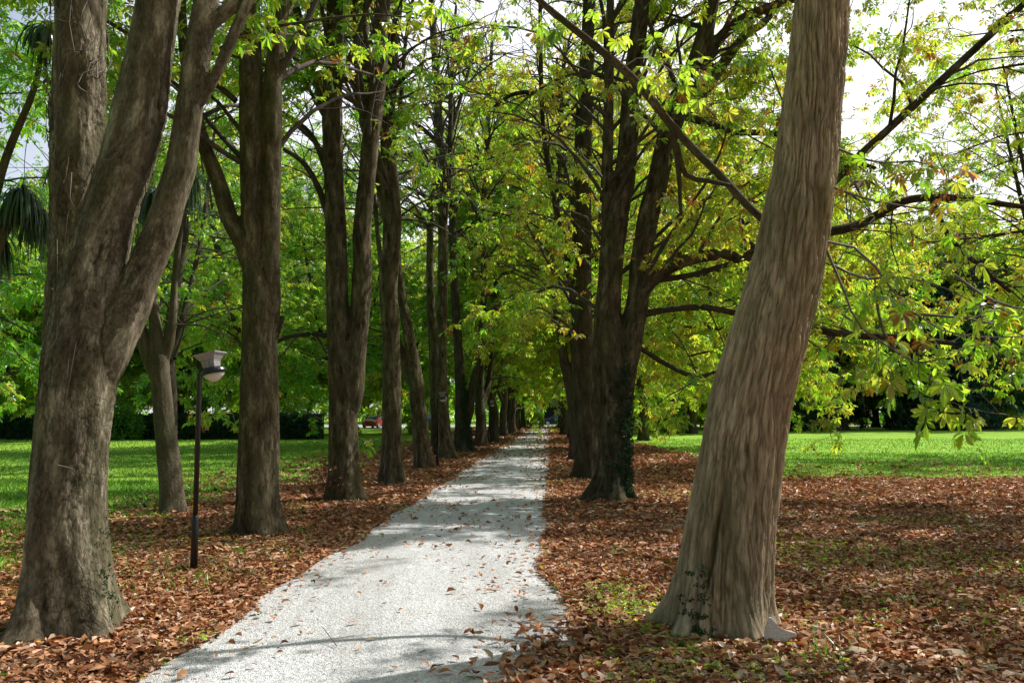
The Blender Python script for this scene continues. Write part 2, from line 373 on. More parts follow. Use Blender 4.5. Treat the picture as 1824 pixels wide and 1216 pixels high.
def wander(rng, p0, d0, L, K, droop, jit):
    """N polylines of K points"""
    N = len(p0); P = np.empty((N, K, 3)); P[:, 0] = p0; d = norm(d0.copy()); st = (L/(K-1))[:, None]
    for k in range(1, K):
        d = norm(d + rng.normal(0, jit, (N, 3)) + np.array((0, 0, -1.))*np.reshape(droop, (-1, 1)))
        P[:, k] = P[:, k-1] + d*st
    return P
def lerp_poly(P, idx, t):
    K = P.shape[1]; f = t*(K-1); i = np.minimum(f.astype(int), K-2); w = (f-i)[:, None]
    return P[idx, i]*(1-w) + P[idx, i+1]*w, norm(P[idx, i+1]-P[idx, i])

def sprays(acc, rng, B, br, twigs, tl, nlf, lsize, tint, lod, leafmat=0, twigmat=1, tdroop=.12, tmin=.2, keep=None, pet=.12):
    """twigs and compound leaves along branch polylines B (N,K,3)"""
    N = len(B)
    if N == 0: return
    idx = np.repeat(np.arange(N), twigs); t = rng.uniform(tmin, 1, len(idx)); t[::twigs] = 1.
    p, d = lerp_poly(B, idx, t)
    rd = norm(rng.normal(0, 1, (len(idx), 3))*np.array((1, 1, .5)))
    dd = norm(d*.75 + rd*.95 + np.array((0, 0, .1)))
    L = tl*rng.uniform(.5, 1.25, len(idx))
    T = wander(rng, p, dd, L, 4, tdroop, .16)
    if keep is not None:
        m = keep(T[:, 3])&keep(T[:, 1]) if keep is sun_gaps else keep(T[:, 3]); T = T[m]
        if len(T) == 0: return
    tubes(acc, T, np.array((1., .8, .6, .35))*br, 3, twigmat)
    n2 = len(T); i2 = np.repeat(np.arange(n2), nlf); t2 = rng.uniform(.2, 1, len(i2)); t2[::nlf] = 1.
    c, d2 = lerp_poly(T, i2, t2)
    out = norm(d2*.6 + norm(rng.normal(0, 1, (len(i2), 3))*np.array((1, 1, .45))) + np.array((0, 0, -.15)))
    nn = norm(np.array((0, 0, 1.)) + rng.normal(0, .42, (len(i2), 3)))
    c = c + out*pet*rng.uniform(.4, 1.2, len(i2))[:, None]
    low = norm(out + np.array((0, 0, -.35)))
    tn = fbm(c*.55, 2, 5)-.5
    ti = np.clip(tint[0] + tn*tint[2] + rng.normal(0, tint[1], len(i2)), 0, .8)
    aut = rng.uniform(0, 1, len(i2)) < tint[3]*np.clip(.3+2.2*(tn+.25), 0, 2)
    ti = np.where(aut, rng.uniform(.74, 1., len(i2)), ti)
    palm_leaves(acc, rng, c, low, nn, lsize*rng.uniform(.65, 1.2, len(i2)), ti, lod, leafmat)

def skel(pts, Y, dy=0):
    """list of (px,py,width_px[,Y offset]) -> (K,3) world, radii"""
    P, r = [], []
    for q in pts:
        y = Y+dy+(q[3] if len(q) > 3 else 0)
        p, m = at(q[0], q[1], y); P.append(p); r.append(q[2]*.5*m)
    return np.array(P), np.array(r)
def resample(P, r, step):
    """Catmull-Rom resampling"""
    P = np.asarray(P); K = len(P)
    if K < 3:
        n_ = max(2, int(np.linalg.norm(P[1]-P[0])/step)); t = np.linspace(0, 1, n_)[:, None]
        return P[0]*(1-t)+P[1]*t, r[0]*(1-t[:, 0])+r[1]*t[:, 0]
    E = np.vstack([2*P[0]-P[1], P, 2*P[-1]-P[-2]]); er = np.concatenate([[r[0]], r, [r[-1]]]); O, orr = [], []
    for k in range(K-1):
        a, b, c, d = E[k:k+4]; n_ = max(1, int(np.linalg.norm(c-b)/step)); t = np.arange(n_)[:, None]/n_
        O.append(.5*((2*b)+(-a+c)*t+(2*a-5*b+4*c-d)*t*t+(-a+3*b-3*c+d)*t**3)); tt = t[:, 0]
        orr.append(er[k+1]*(1-tt)+er[k+2]*tt)
    O.append(P[-1:]); orr.append(r[-1:]); return np.vstack(O), np.concatenate(orr)

def stem_tube(P, r, sides, base=None, lump=.0, seed=0, cap=True):
    """single tube as V,quads ; base=(flare, lobes, height, phase) widens the foot into roots"""
    P = P[None]; T, S, U = frames(P); T, S, U, P = T[0], S[0], U[0], P[0]
    # steady frame: project fixed axes
    X = np.array((1., 0, 0)); S = norm(X-T*(T@X)[:, None]); U = np.cross(T, S)
    a = np.arange(sides)*2*math.pi/sides; ca, sa = np.cos(a), np.sin(a)
    K = len(P); rr = np.repeat(r[:, None], sides, 1)
    if base:
        fl, lobes, hh, ph = base; h = np.clip(P[:, 2], 0, None)[:, None]
        g = np.exp(-h/hh); lobe = (.5+.5*np.cos(lobes*a+ph+.6*np.sin(2*a+ph)))**1.5
        rr = rr*(1+fl*g*(.25+1.15*lobe[None]) + .10*np.exp(-h/1.2)*(lobe[None]-.4))
    if lump:
        q = np.stack([np.broadcast_to(ca*r.mean(), rr.shape), np.broadcast_to(sa*r.mean(), rr.shape), np.broadcast_to(P[:, 2:3], rr.shape)], -1).reshape(-1, 3)
        rr = rr*(1+lump*(fbm(q*np.array((3, 3, 1.3)), 2, seed).reshape(rr.shape)-.5)*2)
    V = P[:, None] + (S[:, None]*ca[None, :, None]+U[:, None]*sa[None, :, None])*rr[..., None]
    idx = np.arange(K*sides).reshape(K, sides); nx = np.roll(idx, -1, 1)
    Q = np.stack([idx[:-1], nx[:-1], nx[1:], idx[1:]], -1).reshape(-1, 4)
    return V.reshape(-1, 3), Q, idx

def fused_trunk(name, stems, voxel, mat, base=(.5, 5, .22, 0), amp=.012, seed=0, lump=.08, plate=(.05, .2)):
    """stems: [(P,r)...] fused through a voxel remesh, then displaced with bark relief"""
    bm_v, bm_f, off = [], [], 0
    sk_c, sk_s, sk_r, sk_t = [], [], [], []
    for k, (P, r) in enumerate(stems):
        P, r = resample(P, r, .12)
        if k == 0:
            P = np.vstack([P[0]-(0, 0, .25), P]); r = np.concatenate([[r[0]*1.05], r])
        if k:
            dd_ = np.concatenate([[0], np.cumsum(np.linalg.norm(P[1:]-P[:-1], axis=1))]); r = r*np.clip(.35+.65*dd_/max(.5, r[0]*3.), 0, 1)
        V, Q, idx = stem_tube(P, r, 28, base if k == 0 else None, lump, seed+k)
        bm_v.append(V); bm_f += [tuple(q) for q in (Q+off)]
        bm_f.append(tuple(idx[0][::-1]+off)); bm_f.append(tuple(idx[-1]+off)); off += len(V)
        s = np.concatenate([[0], np.cumsum(np.linalg.norm(P[1:]-P[:-1], axis=1))])
        T = frames(P[None])[0][0]
        sk_c.append(P); sk_r.append(r); sk_s.append(s + P[0, 2]); sk_t.append(T)
    me = bpy.data.meshes.new('tmp'); me.from_pydata(np.concatenate(bm_v).tolist(), [], bm_f); me.update()
    o = bpy.data.objects.new('tmp', me); COL.objects.link(o)
    md = o.modifiers.new('r', 'REMESH'); md.mode = 'VOXEL'; md.voxel_size = voxel; md.adaptivity = 0
    sm = o.modifiers.new('s', 'SMOOTH'); sm.iterations = 3; sm.factor = .5
    dg = bpy.context.evaluated_depsgraph_get(); ev = o.evaluated_get(dg); m2 = bpy.data.meshes.new_from_object(ev)
    bpy.data.objects.remove(o); bpy.data.meshes.remove(me)
    nv = len(m2.vertices); co = np.empty(nv*3, np.float32); m2.vertices.foreach_get('co', co); co = co.reshape(-1, 3).astype(float)
    no = np.empty(nv*3, np.float32); m2.vertices.foreach_get('normal', no); no = no.reshape(-1, 3)
    C = np.vstack(sk_c); S_ = np.concatenate(sk_s); RR = np.concatenate(sk_r); TT = np.vstack(sk_t)
    best = np.empty(nv, int)
    for a in range(0, nv, 20000):
        d = np.linalg.norm(co[a:a+20000, None]-C[None], axis=2)-RR[None]; best[a:a+20000] = d.argmin(1)
    rel = co-C[best]; al = (rel*TT[best]).sum(1); perp = norm(rel-TT[best]*al[:, None])*RR[best][:, None]
    bk = np.stack([perp[:, 0], perp[:, 1], S_[best]+al], 1)
    pw, pl = plate
    wv = (fbm(bk/np.array((.15, .15, .3)), 2, seed+3)-.5)*.06
    q = (bk+wv[:, None])/np.array((pw, pw, pl))
    rdg = 1-np.abs(2*fbm(q, 2, seed+9)-1)*1.6
    if voxel < .021:
        jq = bk+(fbm(bk/np.array((.05, .05, .1)), 2, seed+5)-.5)[:, None]*.035
        vp = np.clip(voro(jq/np.array((.042, .042, pl*1.1)), seed+7)*3.5, 0, 1)
        msk = np.clip(fbm(bk/np.array((.3, .3, .6)), 2, seed+8)*3-.8, .25, 1)
        rdg = .45*rdg+.55*(1-(1-vp)*msk*1.5)
    big = fbm(bk/np.array((.14, .14, .5)), 2, seed+21)-.5
    ms = fbm(bk/np.array((.4, .4, .8)), 2, seed+31)
    disp = amp*(rdg-.5)*np.clip(ms*2.2-.4, .25, 1.4) + amp*2.6*big + amp*.5*(fbm(bk/np.array((.018, .018, .05)), 2, seed+41)-.5)
    disp *= np.clip(RR[best]/.14, .3, 1)
    co = co+no*disp[:, None]
    m2.vertices.foreach_set('co', co.astype(np.float32).ravel())
    at_ = m2.attributes.new('bark', 'FLOAT_VECTOR', 'POINT'); at_.data.foreach_set('vector', bk.astype(np.float32).ravel())
    a3 = m2.attributes.new('ridge', 'FLOAT', 'POINT'); a3.data.foreach_set('value', np.clip(.15+rdg*.75+.25*(big*2), 0, 1).astype(np.float32))
    m2.polygons.foreach_set('use_smooth', np.ones(len(m2.polygons), bool)); m2.materials.clear(); m2.materials.append(mat); m2.name = name; m2.update()
    return m2

def branch_obj(name, P, r, mat, parent, sides=12, seed=1):
    P, r = resample(P, r, .08); V, Q, idx = stem_tube(P, r, sides, None, .12, seed)
    s = np.concatenate([[0], np.cumsum(np.linalg.norm(P[1:]-P[:-1], axis=1))]); a = np.arange(sides)*2*math.pi/sides
    bk = np.stack([np.outer(r, np.cos(a)), np.outer(r, np.sin(a)), np.repeat(s[:, None], sides, 1)], -1).reshape(-1, 3)
    me = mesh_np(name, V, [Q, idx[-1:][:, :4]], [mat], smooth=True, vattrs={'bark': bk})
    a3 = me.attributes.new('ridge', 'FLOAT', 'POINT'); a3.data.foreach_set('value', np.full(len(V), .6, np.float32))
    return link(name, me, parent)

def stem_branches(rng, stems, zlo, zhi, nb, L, e0=(25, 72), az=None, droop=.10, K=7, Lmin=.45):
    """branch polylines springing from the stems between two heights"""
    B = []; R0 = []
    segs = [(resample(P, r, .3)) for P, r in stems]
    for i in range(nb):
        P, r = segs[rng.integers(len(segs))]
        ok = np.where((P[:, 2] > zlo) & (P[:, 2] < zhi))[0]
        if len(ok) == 0: P, r = segs[0]; ok = np.where((P[:, 2] > zlo) & (P[:, 2] < zhi))[0]
        if len(ok) == 0: continue
        j = ok[rng.integers(len(ok))]
        a = rng.uniform(0, 2*math.pi) if az is None else R(rng.normal(az[0], az[1]))
        e = R(rng.uniform(*e0)); d = np.array((math.sin(a)*math.cos(e), math.cos(a)*math.cos(e), math.sin(e)))
        hrel = (P[j, 2]-zlo)/max(zhi-zlo, .1); ln = L*rng.uniform(.6, 1.15)*(1-.5*max(0, hrel-.5)*2*(1-Lmin))
        B.append((P[j], d, ln)); R0.append(min(r[j]*.45, .012+ln*.011))
    if not B: return np.zeros((0, K, 3)), np.zeros(0)
    p0 = np.array([b[0] for b in B]); d0 = np.array([b[1] for b in B]); ln = np.array([b[2] for b in B])
    return wander(rng, p0, d0, ln, K, rng.uniform(.4, 1.6, len(B))*droop, .13), np.array(R0)

SX, SY = math.sin(AZ)/math.tan(EL), math.cos(AZ)/math.tan(EL)
def sun_gaps(p, soft=1.):
    """gaps shaped in the canopy so sun reaches chosen ground: True where a twig may grow"""
    x = p[:, 0]-p[:, 2]*SX; y = p[:, 1]-p[:, 2]*SY
    g = lambda v, a, b, s: 1/(1+np.exp(-(v-a)/s))/(1+np.exp((v-b)/s))
    lit = .16+0*x  # wanted sunlit share per ground zone; twigs are thinned to suit
    lit = np.maximum(lit, .63*g(x, -3.2, 1.6, .25)*g(y, 3.5, 11.2, .5))
    lit = np.maximum(lit, .72*g(x, -9.5, -3.6, .3)*g(y, 2.0, 14, .5))
    lit = np.maximum(lit, .6*g(x, -9.5, -3.6, .3)*g(y, 14, 60, .5))
    lit = np.maximum(lit, .74*g(x, 1.6, 20, .3)*g(y, 2, 20, .5))
    lit = np.maximum(lit, .78*g(x, 7., 60, .8)*g(y, 20, 70, 1.))
    lit = np.maximum(lit, .85*g(x, -60, -6.5, .6)*g(y, 14, 70, 1.))
    nse = fbm(np.stack([x/1.1, y/.6, x*0], 1), 2, 77)
    # rank the noise roughly uniformly
    u = 1/(1+np.exp(-(nse-.5)/.085*1.0))
    return u > lit*soft
def crown_mesh(name, rng, groups, leafmat, twigmat):
    acc = Acc()
    for g in groups:
        B, R0 = g['B'], g['R']
        if len(B) == 0: continue
        if g.get('clip') is not None:
            m = g['clip'](B[:, -1]) & g['clip'](B[:, B.shape[1]//2]); B = B[m]; R0 = R0[m]
            if len(B) == 0: continue
        K = B.shape[1]
        tubes(acc, B, R0[:, None]*np.linspace(1, .25, K)[None], 5, 1)
        sub = B
        if g.get('sub', 0):      # second order branches
            ns = g['sub']; idx = np.repeat(np.arange(len(B)), ns); t = rng.uniform(.25, .95, len(idx)); p, d = lerp_poly(B, idx, t)
            dd = norm(d*.8+norm(rng.normal(0, 1, (len(idx), 3))*np.array((1, 1, .35)))*.9)
            SB = wander(rng, p, dd, g.get('subL', 1.4)*rng.uniform(.5, 1.2, len(idx)), K, g.get('droop', .1), .15)
            tubes(acc, SB, np.linspace(.012, .004, K), 4, 1)
            sub = np.concatenate([B, SB])
        sprays(acc, rng, sub, g.get('tr', .005), g['tw'], g['tl'], g['nl'], g['ls'], g['tint'], g['lod'], 0, 1, keep=g.get('keep'), tdroop=g.get('tdroop', .12), tmin=g.get('tmin', .2))
    return acc.mesh(name, [leafmat, twigmat])
# ------------------------------------------------------------------ the lie of the land
def pathL(Y): return .049*Y-2.50 + .05*np.sin(Y*1.3)+.03*np.sin(Y*3.1)
def pathR(Y): return .049*Y-.13 + .28*np.exp(-((Y-6.2)/1.9)**2) + .04*np.sin(Y*1.1+1)+.03*np.sin(Y*2.7)
def n2(x, y, s, seed=0): return fbm(np.stack([x/s, y/s, np.zeros_like(x)+.37], -1), 3, seed)
def litter(x, y):
    x = np.asarray(x, float); y = np.asarray(y, float); w = (n2(x, y, 2.2, 3)-.5)
    dl = pathL(y)-x; dr = x-pathR(y)
    left = np.clip((3.3+.035*y+w*3.4-dl)/1.6+.5, 0, 1)
    left = np.maximum(left, .30*np.clip((6.5-dl)/2+w*2, 0, 1)*(y < 45))
    b1 = np.clip((20.6+w*4-y)/1.3+.5, 0, 1)
    b2 = np.clip((6.6+w*2-x)/1.0+.5, 0, 1)*np.clip((46+w*6-y)/5+.5, 0, 1)
    b3 = np.clip((2.6+w*2-dr)/1.2+.5, 0, 1)
    right = np.maximum(np.maximum(b1, b2), b3); right = np.maximum(right, .16*np.clip((28-y)/4+w*3, 0, 1))
    bare = np.clip((n2(x, y, .9, 8)-.60)*5, 0, .5)*(np.minimum(dl*(dl > 0)+dr*(dr > 0), 3) > .8)
    r = np.where(dl > -.03, left, np.where(dr > -.03, right, 0)); r = r*(1-bare)
    return np.where(y > 96, 0, r)
def sheet(name, xs, ys, z, mat, attr=None, keep=None, relief=0):
    X, Y = np.meshgrid(xs, ys); V = np.stack([X, Y, np.full_like(X, z)], -1).reshape(-1, 3)
    if relief: V[:, 2] += relief*(n2(V[:, 0], V[:, 1], 3.)-.5)
    i = np.arange(X.size).reshape(X.shape); Q = np.stack([i[:-1, :-1], i[:-1, 1:], i[1:, 1:], i[1:, :-1]], -1).reshape(-1, 4)
    if keep is not None: c = V[Q].mean(1); Q = Q[keep(c[:, 0], c[:, 1])]
    me = mesh_np(name, V, [Q], [mat])
    if attr is not None:
        a = me.attributes.new('litter', 'FLOAT', 'POINT'); a.data.foreach_set('value', attr(V[:, 0], V[:, 1]).astype(np.float32))
    return tag(link(name, me), kind='structure')
sheet('ground', np.array((-900., -300, -80, -20, 0, 20, 80, 300, 900)), np.array((-200., -40, 0, 20, 60, 150, 400, 1200)), -.02, M['soil'])
# lawn: grass colour giving way to leaf mould under the rows
n = NT('park_lawn'); p = geo_pos(n)
f = n.noise(p, 55, 5, .7); g2 = n.noise(p, .3, 5, .6)
c = n.ramp(f, [(.25, (.12, .27, .025)), (.5, (.26, .46, .045)), (.78, (.42, .60, .10))])
c = n.mix(.7, c, n.ramp(g2, [(.3, (.6, .75, .65)), (.5, (1, 1, 1)), (.7, (1.4, 1.15, 1.2))]), 'MULTIPLY')
lv = n.n('TexVoronoi', i_Scale=6.); n.l(p, lv.inputs['Vector'])
spk = n.ramp(lv.outputs['Distance'], [(.0, (1, 1, 1)), (.13, (1, 1, 1)), (.16, (0, 0, 0))])
c = n.mix(n.math('MULTIPLY', n.math('MULTIPLY', spk, n.ramp(n.noise(p, .7, 4, .7), [(.48, (0, 0, 0)), (.6, (1, 1, 1))])), .85), c, (.26, .13, .06))
vo = n.n('TexVoronoi', i_Scale=14.); n.l(p, vo.inputs['Vector']); sep = n.n('SeparateColor'); n.l(vo.outputs['Color'], sep.inputs[0])
lit = n.ramp(sep.outputs[1], [(0, (.07, .033, .02)), (.4, (.22, .095, .05)), (.75, (.40, .20, .11)), (1, (.5, .34, .23))])
k = n.n('Attribute', attribute_name='litter').outputs['Fac']
k2 = n.math('ADD', k, n.math('MULTIPLY', n.math('SUBTRACT', n.noise(p, 3.2, 6, .8), .5), 1.5))
c = n.mix(n.ramp(k2, [(.42, (0, 0, 0)), (.58, (1, 1, 1))]), c, lit)
M['lawn'] = n.pbr(c, .92, n.bump(vo.outputs['Distance'], .5, .03, n.bump(f, .8, .03)), .12)
offp = lambda x, y: (x < pathL(y)-.0) | (x > pathR(y)+.0)
sheet('lawn', np.concatenate([np.linspace(-75, -14, 60), np.linspace(-13.6, 22, 160), np.linspace(22.5, 95, 60)]), np.concatenate([np.linspace(-8, 50, 180), np.linspace(50.6, 100.8, 70)]), -.006, M['lawn'], litter)
ys = np.concatenate([np.linspace(-8, 30, 230), np.linspace(30.3, 101.2, 160)]); tt = np.linspace(0, 1, 9)
V = np.stack([np.stack([pathL(y)*(1-tt)+pathR(y)*tt, np.full(9, y), .004+.02*np.sin(tt*math.pi)], -1) for y in ys]).reshape(-1, 3)
V[:, 2] += .012*(n2(V[:, 0], V[:, 1], .8)-.5)
i = np.arange(len(V)).reshape(-1, 9); Q = np.stack([i[:-1, :-1], i[:-1, 1:], i[1:, 1:], i[1:, :-1]], -1).reshape(-1, 4)
tag(link('gravel_path', mesh_np('gravel_path', V, [Q], [M['gravel']], smooth=True)), kind='structure')
sheet('road', np.linspace(-160, 160, 9), np.array((101., 105, 110, 114)), .0, M['road'])
sheet('meadow', np.linspace(-400, 400, 9), np.array((114.3, 160., 300, 420)), -.008, M['lawn'], lambda x, y: x*0)

rng = np.random.default_rng(7)
def inview(x, y, mg=1.2): return np.abs(x) < .64*y+mg
def leaflets(acc, rng, x, y, z, L, lod, flatness=1.):
    N = len(x); a = rng.uniform(0, 2*math.pi, N); D = np.stack([np.cos(a), np.sin(a), rng.normal(0, .28*flatness, N)], 1); D = norm(D)
    Nn = norm(np.stack([rng.normal(0, .38*flatness, N), rng.normal(0, .38*flatness, N), np.ones(N)], 1)); S = norm(np.cross(D, Nn)); Nn = np.cross(S, D)
    C = np.stack([x, y, z], 1); curl = rng.normal(.25, .55, N)*flatness; foldv = rng.normal(.25, .45, N); w = rng.uniform(.15, .26, N); asym = rng.normal(0, .2, N)
    def pt(t, s):
        zz = curl*(t-.5)**2*-1.2 + np.abs(s)*foldv*w + s*asym*t*w
        return C + D*((t-.5)*L)[:, None]*(1-.12*np.abs(curl))[:, None] + S*(s*w*L)[:, None] + Nn*(zz*L)[:, None] + np.array((0, 0, 1.))*(np.maximum(curl, 0)*.12*L)[:, None]
    tint = np.clip(rng.beta(2.0, 1.7, N)*.9 + (n2(x, y, 1.3, 4)-.5)*.3, 0, .93); sp = rng.uniform(0, 1, N); tint = np.where(sp > .985, rng.uniform(.94, 1, N), tint); sh = rng.uniform(0, 1, N)
    if lod == 0:
        V = np.stack([pt(0., 0.), pt(.35, -.8), pt(.35, 0.), pt(.35, .8), pt(.72, -1.), pt(.72, 0.), pt(.72, 1.), pt(1., 0.)], 1).reshape(-1, 3); b = (np.arange(N)*8)[:, None]
        acc.add2(V, [np.concatenate([b+[0, 2, 1], b+[0, 3, 2], b+[4, 5, 7], b+[5, 6, 7]]), np.concatenate([b+[1, 2, 5, 4], b+[2, 3, 6, 5]])], 0, [np.tile(tint, 4), np.tile(tint, 2)], [np.tile(sh, 4), np.tile(sh, 2)])
    else:
        V = np.stack([pt(0., 0.), pt(.6, -1.), pt(1., 0.), pt(.6, 1.)], 1).reshape(-1, 3); b = (np.arange(N)*4)[:, None]
        acc.add2(V, [np.concatenate([b+[0, 2, 1], b+[0, 3, 2]])], 0, [np.tile(tint, 2)], [np.tile(sh, 2)])
acc = Acc()
for (y0, y1, dens, Ls, lod) in ((3.2, 9, 1250, .080, 0), (9, 14, 760, .09, 0), (14, 22, 340, .115, 1), (22, 34, 110, .16, 1), (34, 50, 55, .2, 1), (50, 95, 22, .26, 1), (-5, 3.2, 60, .14, 1)):
    xm = .64*y1+1.5 if y0 > 0 else 8; A = 2*xm*(y1-y0); N = int(A*dens); x = rng.uniform(-xm, xm, N); y = rng.uniform(y0, y1, N)
    if y0 > 0: k = inview(x, y); x, y = x[k], y[k]
    d = litter(x, y); k = rng.uniform(0, 1, len(x)) < d; x, y = x[k], y[k]
    ht = .045*(n2(x, y, .5, 6))+rng.uniform(-.004, .03, len(x))
    leaflets(acc, rng, x, y, ht, Ls*rng.choice((.35, .7, 1., 1.35), len(x), p=(.22, .33, .3, .15))*rng.uniform(.8, 1.2, len(x)), lod, .8)
tag(link('leaf_litter', acc.mesh('leaf_litter', [M['litter']])), 'deep layer of curled brown fallen leaves on both sides of the path', 'fallen leaves', kind='stuff')
acc = Acc()
for (y0, y1, dens, Ls, lod) in ((3.2, 12, 20, .075, 0), (12, 30, 20, .09, 1), (30, 95, 16, .14, 1)):
    N = int(3.2*(y1-y0)*dens*2.2); y = rng.uniform(y0, y1, N); t = rng.uniform(0, 1, N); x = pathL(y)*(1-t)+pathR(y)*t
    e = np.minimum(t, 1-t)*2.4; q = .26+2.4*np.exp(-e/(.13+.5*n2(x, y, .8, 5)**2))+.7*np.exp(-(1-t)*2.4/.4)*(y < 12) + 1.0*(n2(x, y, .7, 9) > .62)
    k = rng.uniform(0, 2.2, N) < q; x, y = x[k], y[k]
    leaflets(acc, rng, x, y, .040+rng.uniform(0, .012, len(x)), Ls*rng.uniform(.5, 1.4, len(x)), lod, .8)
# the drift of leaves pushed onto the near right corner of the gravel
N = 2600; y = rng.uniform(3.2, 6.6, N); x = pathR(y)-np.abs(rng.normal(0, .30, N))+.1; k = rng.uniform(0, 1, N) < np.clip((6.4-y)/1.6, .1, 1); x, y = x[k], y[k]
leaflets(acc, rng, x, y, .04+rng.uniform(0, .03, len(x)), .10*rng.uniform(.6, 1.3, len(x)), 0)
tag(link('scattered_leaves', acc.mesh('scattered_leaves', [M['litter']])), 'loose brown leaves scattered over the pale gravel path', 'fallen leaves', kind='stuff')
# grass
acc = Acc()
def blades(x, y, h, wd=.006, z=-.01):
    N = len(x); a = rng.uniform(0, 6.283, N); lean = rng.normal(0, .45, (N, 2)); S = np.stack([np.cos(a), np.sin(a), 0*a], 1)*(wd*(1+y*.05))[:, None]
    C = np.stack([x, y, np.full(N, z)], 1); tip = C+np.stack([lean[:, 0]*h, lean[:, 1]*h, h], 1); mid = C+np.stack([lean[:, 0]*h*.3, lean[:, 1]*h*.3, h*.6], 1)
    V = np.stack([C-S, C+S, mid+S*.8, mid-S*.8, tip], 1).reshape(-1, 3); b = (np.arange(N)*5)[:, None]; t = np.clip(rng.normal(.45, .2, N), 0, 1); s = rng.uniform(0, 1, N)
    acc.add2(V, [b+[0, 1, 2, 3], b+[3, 2, 4]], 0, [t, t], [s, s])
for (y0, y1, dens, h) in ((7, 13, 520, .075), (13, 20, 330, .075), (20, 34, 90, .06), (34, 52, 22, .07)):
    xm = .64*y1+1; N = int(2*xm*(y1-y0)*dens); x = rng.uniform(-xm, xm, N); y = rng.uniform(y0, y1, N); k = inview(x, y, .6) & offp(x, y); x, y = x[k], y[k]
    d = litter(x, y); k = rng.uniform(0, 1, len(x)) > np.clip(d*1.15-.03, 0, .985); x, y = x[k], y[k]
    blades(x, y, h*rng.uniform(.4, 1.3, len(x)))
for (cx, cy, r_, nn_) in ((1.15, 5.75, .10, 50), (1.9, 5.55, .12, 60), (2.05, 5.9, .2, 60), (3.6, 6.6, .5, 160), (2.9, 9.2, .6, 300), (4.6, 8.6, .8, 400), (-3.1, 9.8, .4, 180), (-3.0, 8.1, .3, 160), (3.2, 5.3, .3, 60), (-4.1, 8.5, .8, 400)):
    x = rng.normal(cx, r_, nn_); y = rng.normal(cy, r_, nn_); blades(x, y, rng.uniform(.05, .15, nn_), .004)
tag(link('grass', acc.mesh('grass', [M['grass']])), 'short green grass growing on the lawns and between the leaves', 'grass', kind='stuff')
# low weeds
acc = Acc()
for (px, py, r_, nn_) in ((1120, 1080, .20, 260), (1100, 1050, .15, 120), (1180, 1120, .16, 90), (1430, 975, .35, 140), (1600, 985, .6, 260), (1480, 1010, .4, 120), (1780, 1010, .5, 120), (1330, 1180, .3, 90), (1150, 1190, .25, 120), (350, 1135, .1, 24), (700, 905, .3, 60), (1440, 1100, .3, 70), (230, 960, .6, 160), (330, 960, .5, 120), (1650, 1080, .4, 80), (560, 960, .4, 50), (1010, 860, .5, 90), (1220, 880, .6, 160), (1300, 1190, .2, 40)):
    Yg = 1500*CH/(py-735.); c0, _ = at(px, py, Yg*1.0); x = rng.normal(c0[0], r_, nn_); y = rng.normal(c0[1], r_, nn_); C = np.stack([x, y, rng.uniform(.03, .085, nn_)], 1)
    palm_leaves(acc, rng, C, norm(np.stack([rng.normal(0, 1, nn_), rng.normal(0, 1, nn_), rng.uniform(-.2, .5, nn_)], 1)), norm(np.array((0, 0, 1.))+rng.normal(0, .3, (nn_, 3))), rng.uniform(.018, .045, nn_), np.clip(rng.normal(.5, .12, nn_), 0, .75), 1)
tag(link('ground_weeds', acc.mesh('ground_weeds', [M['leaf']])), 'low bright green weeds sprouting through the fallen leaves', 'weeds', kind='stuff')

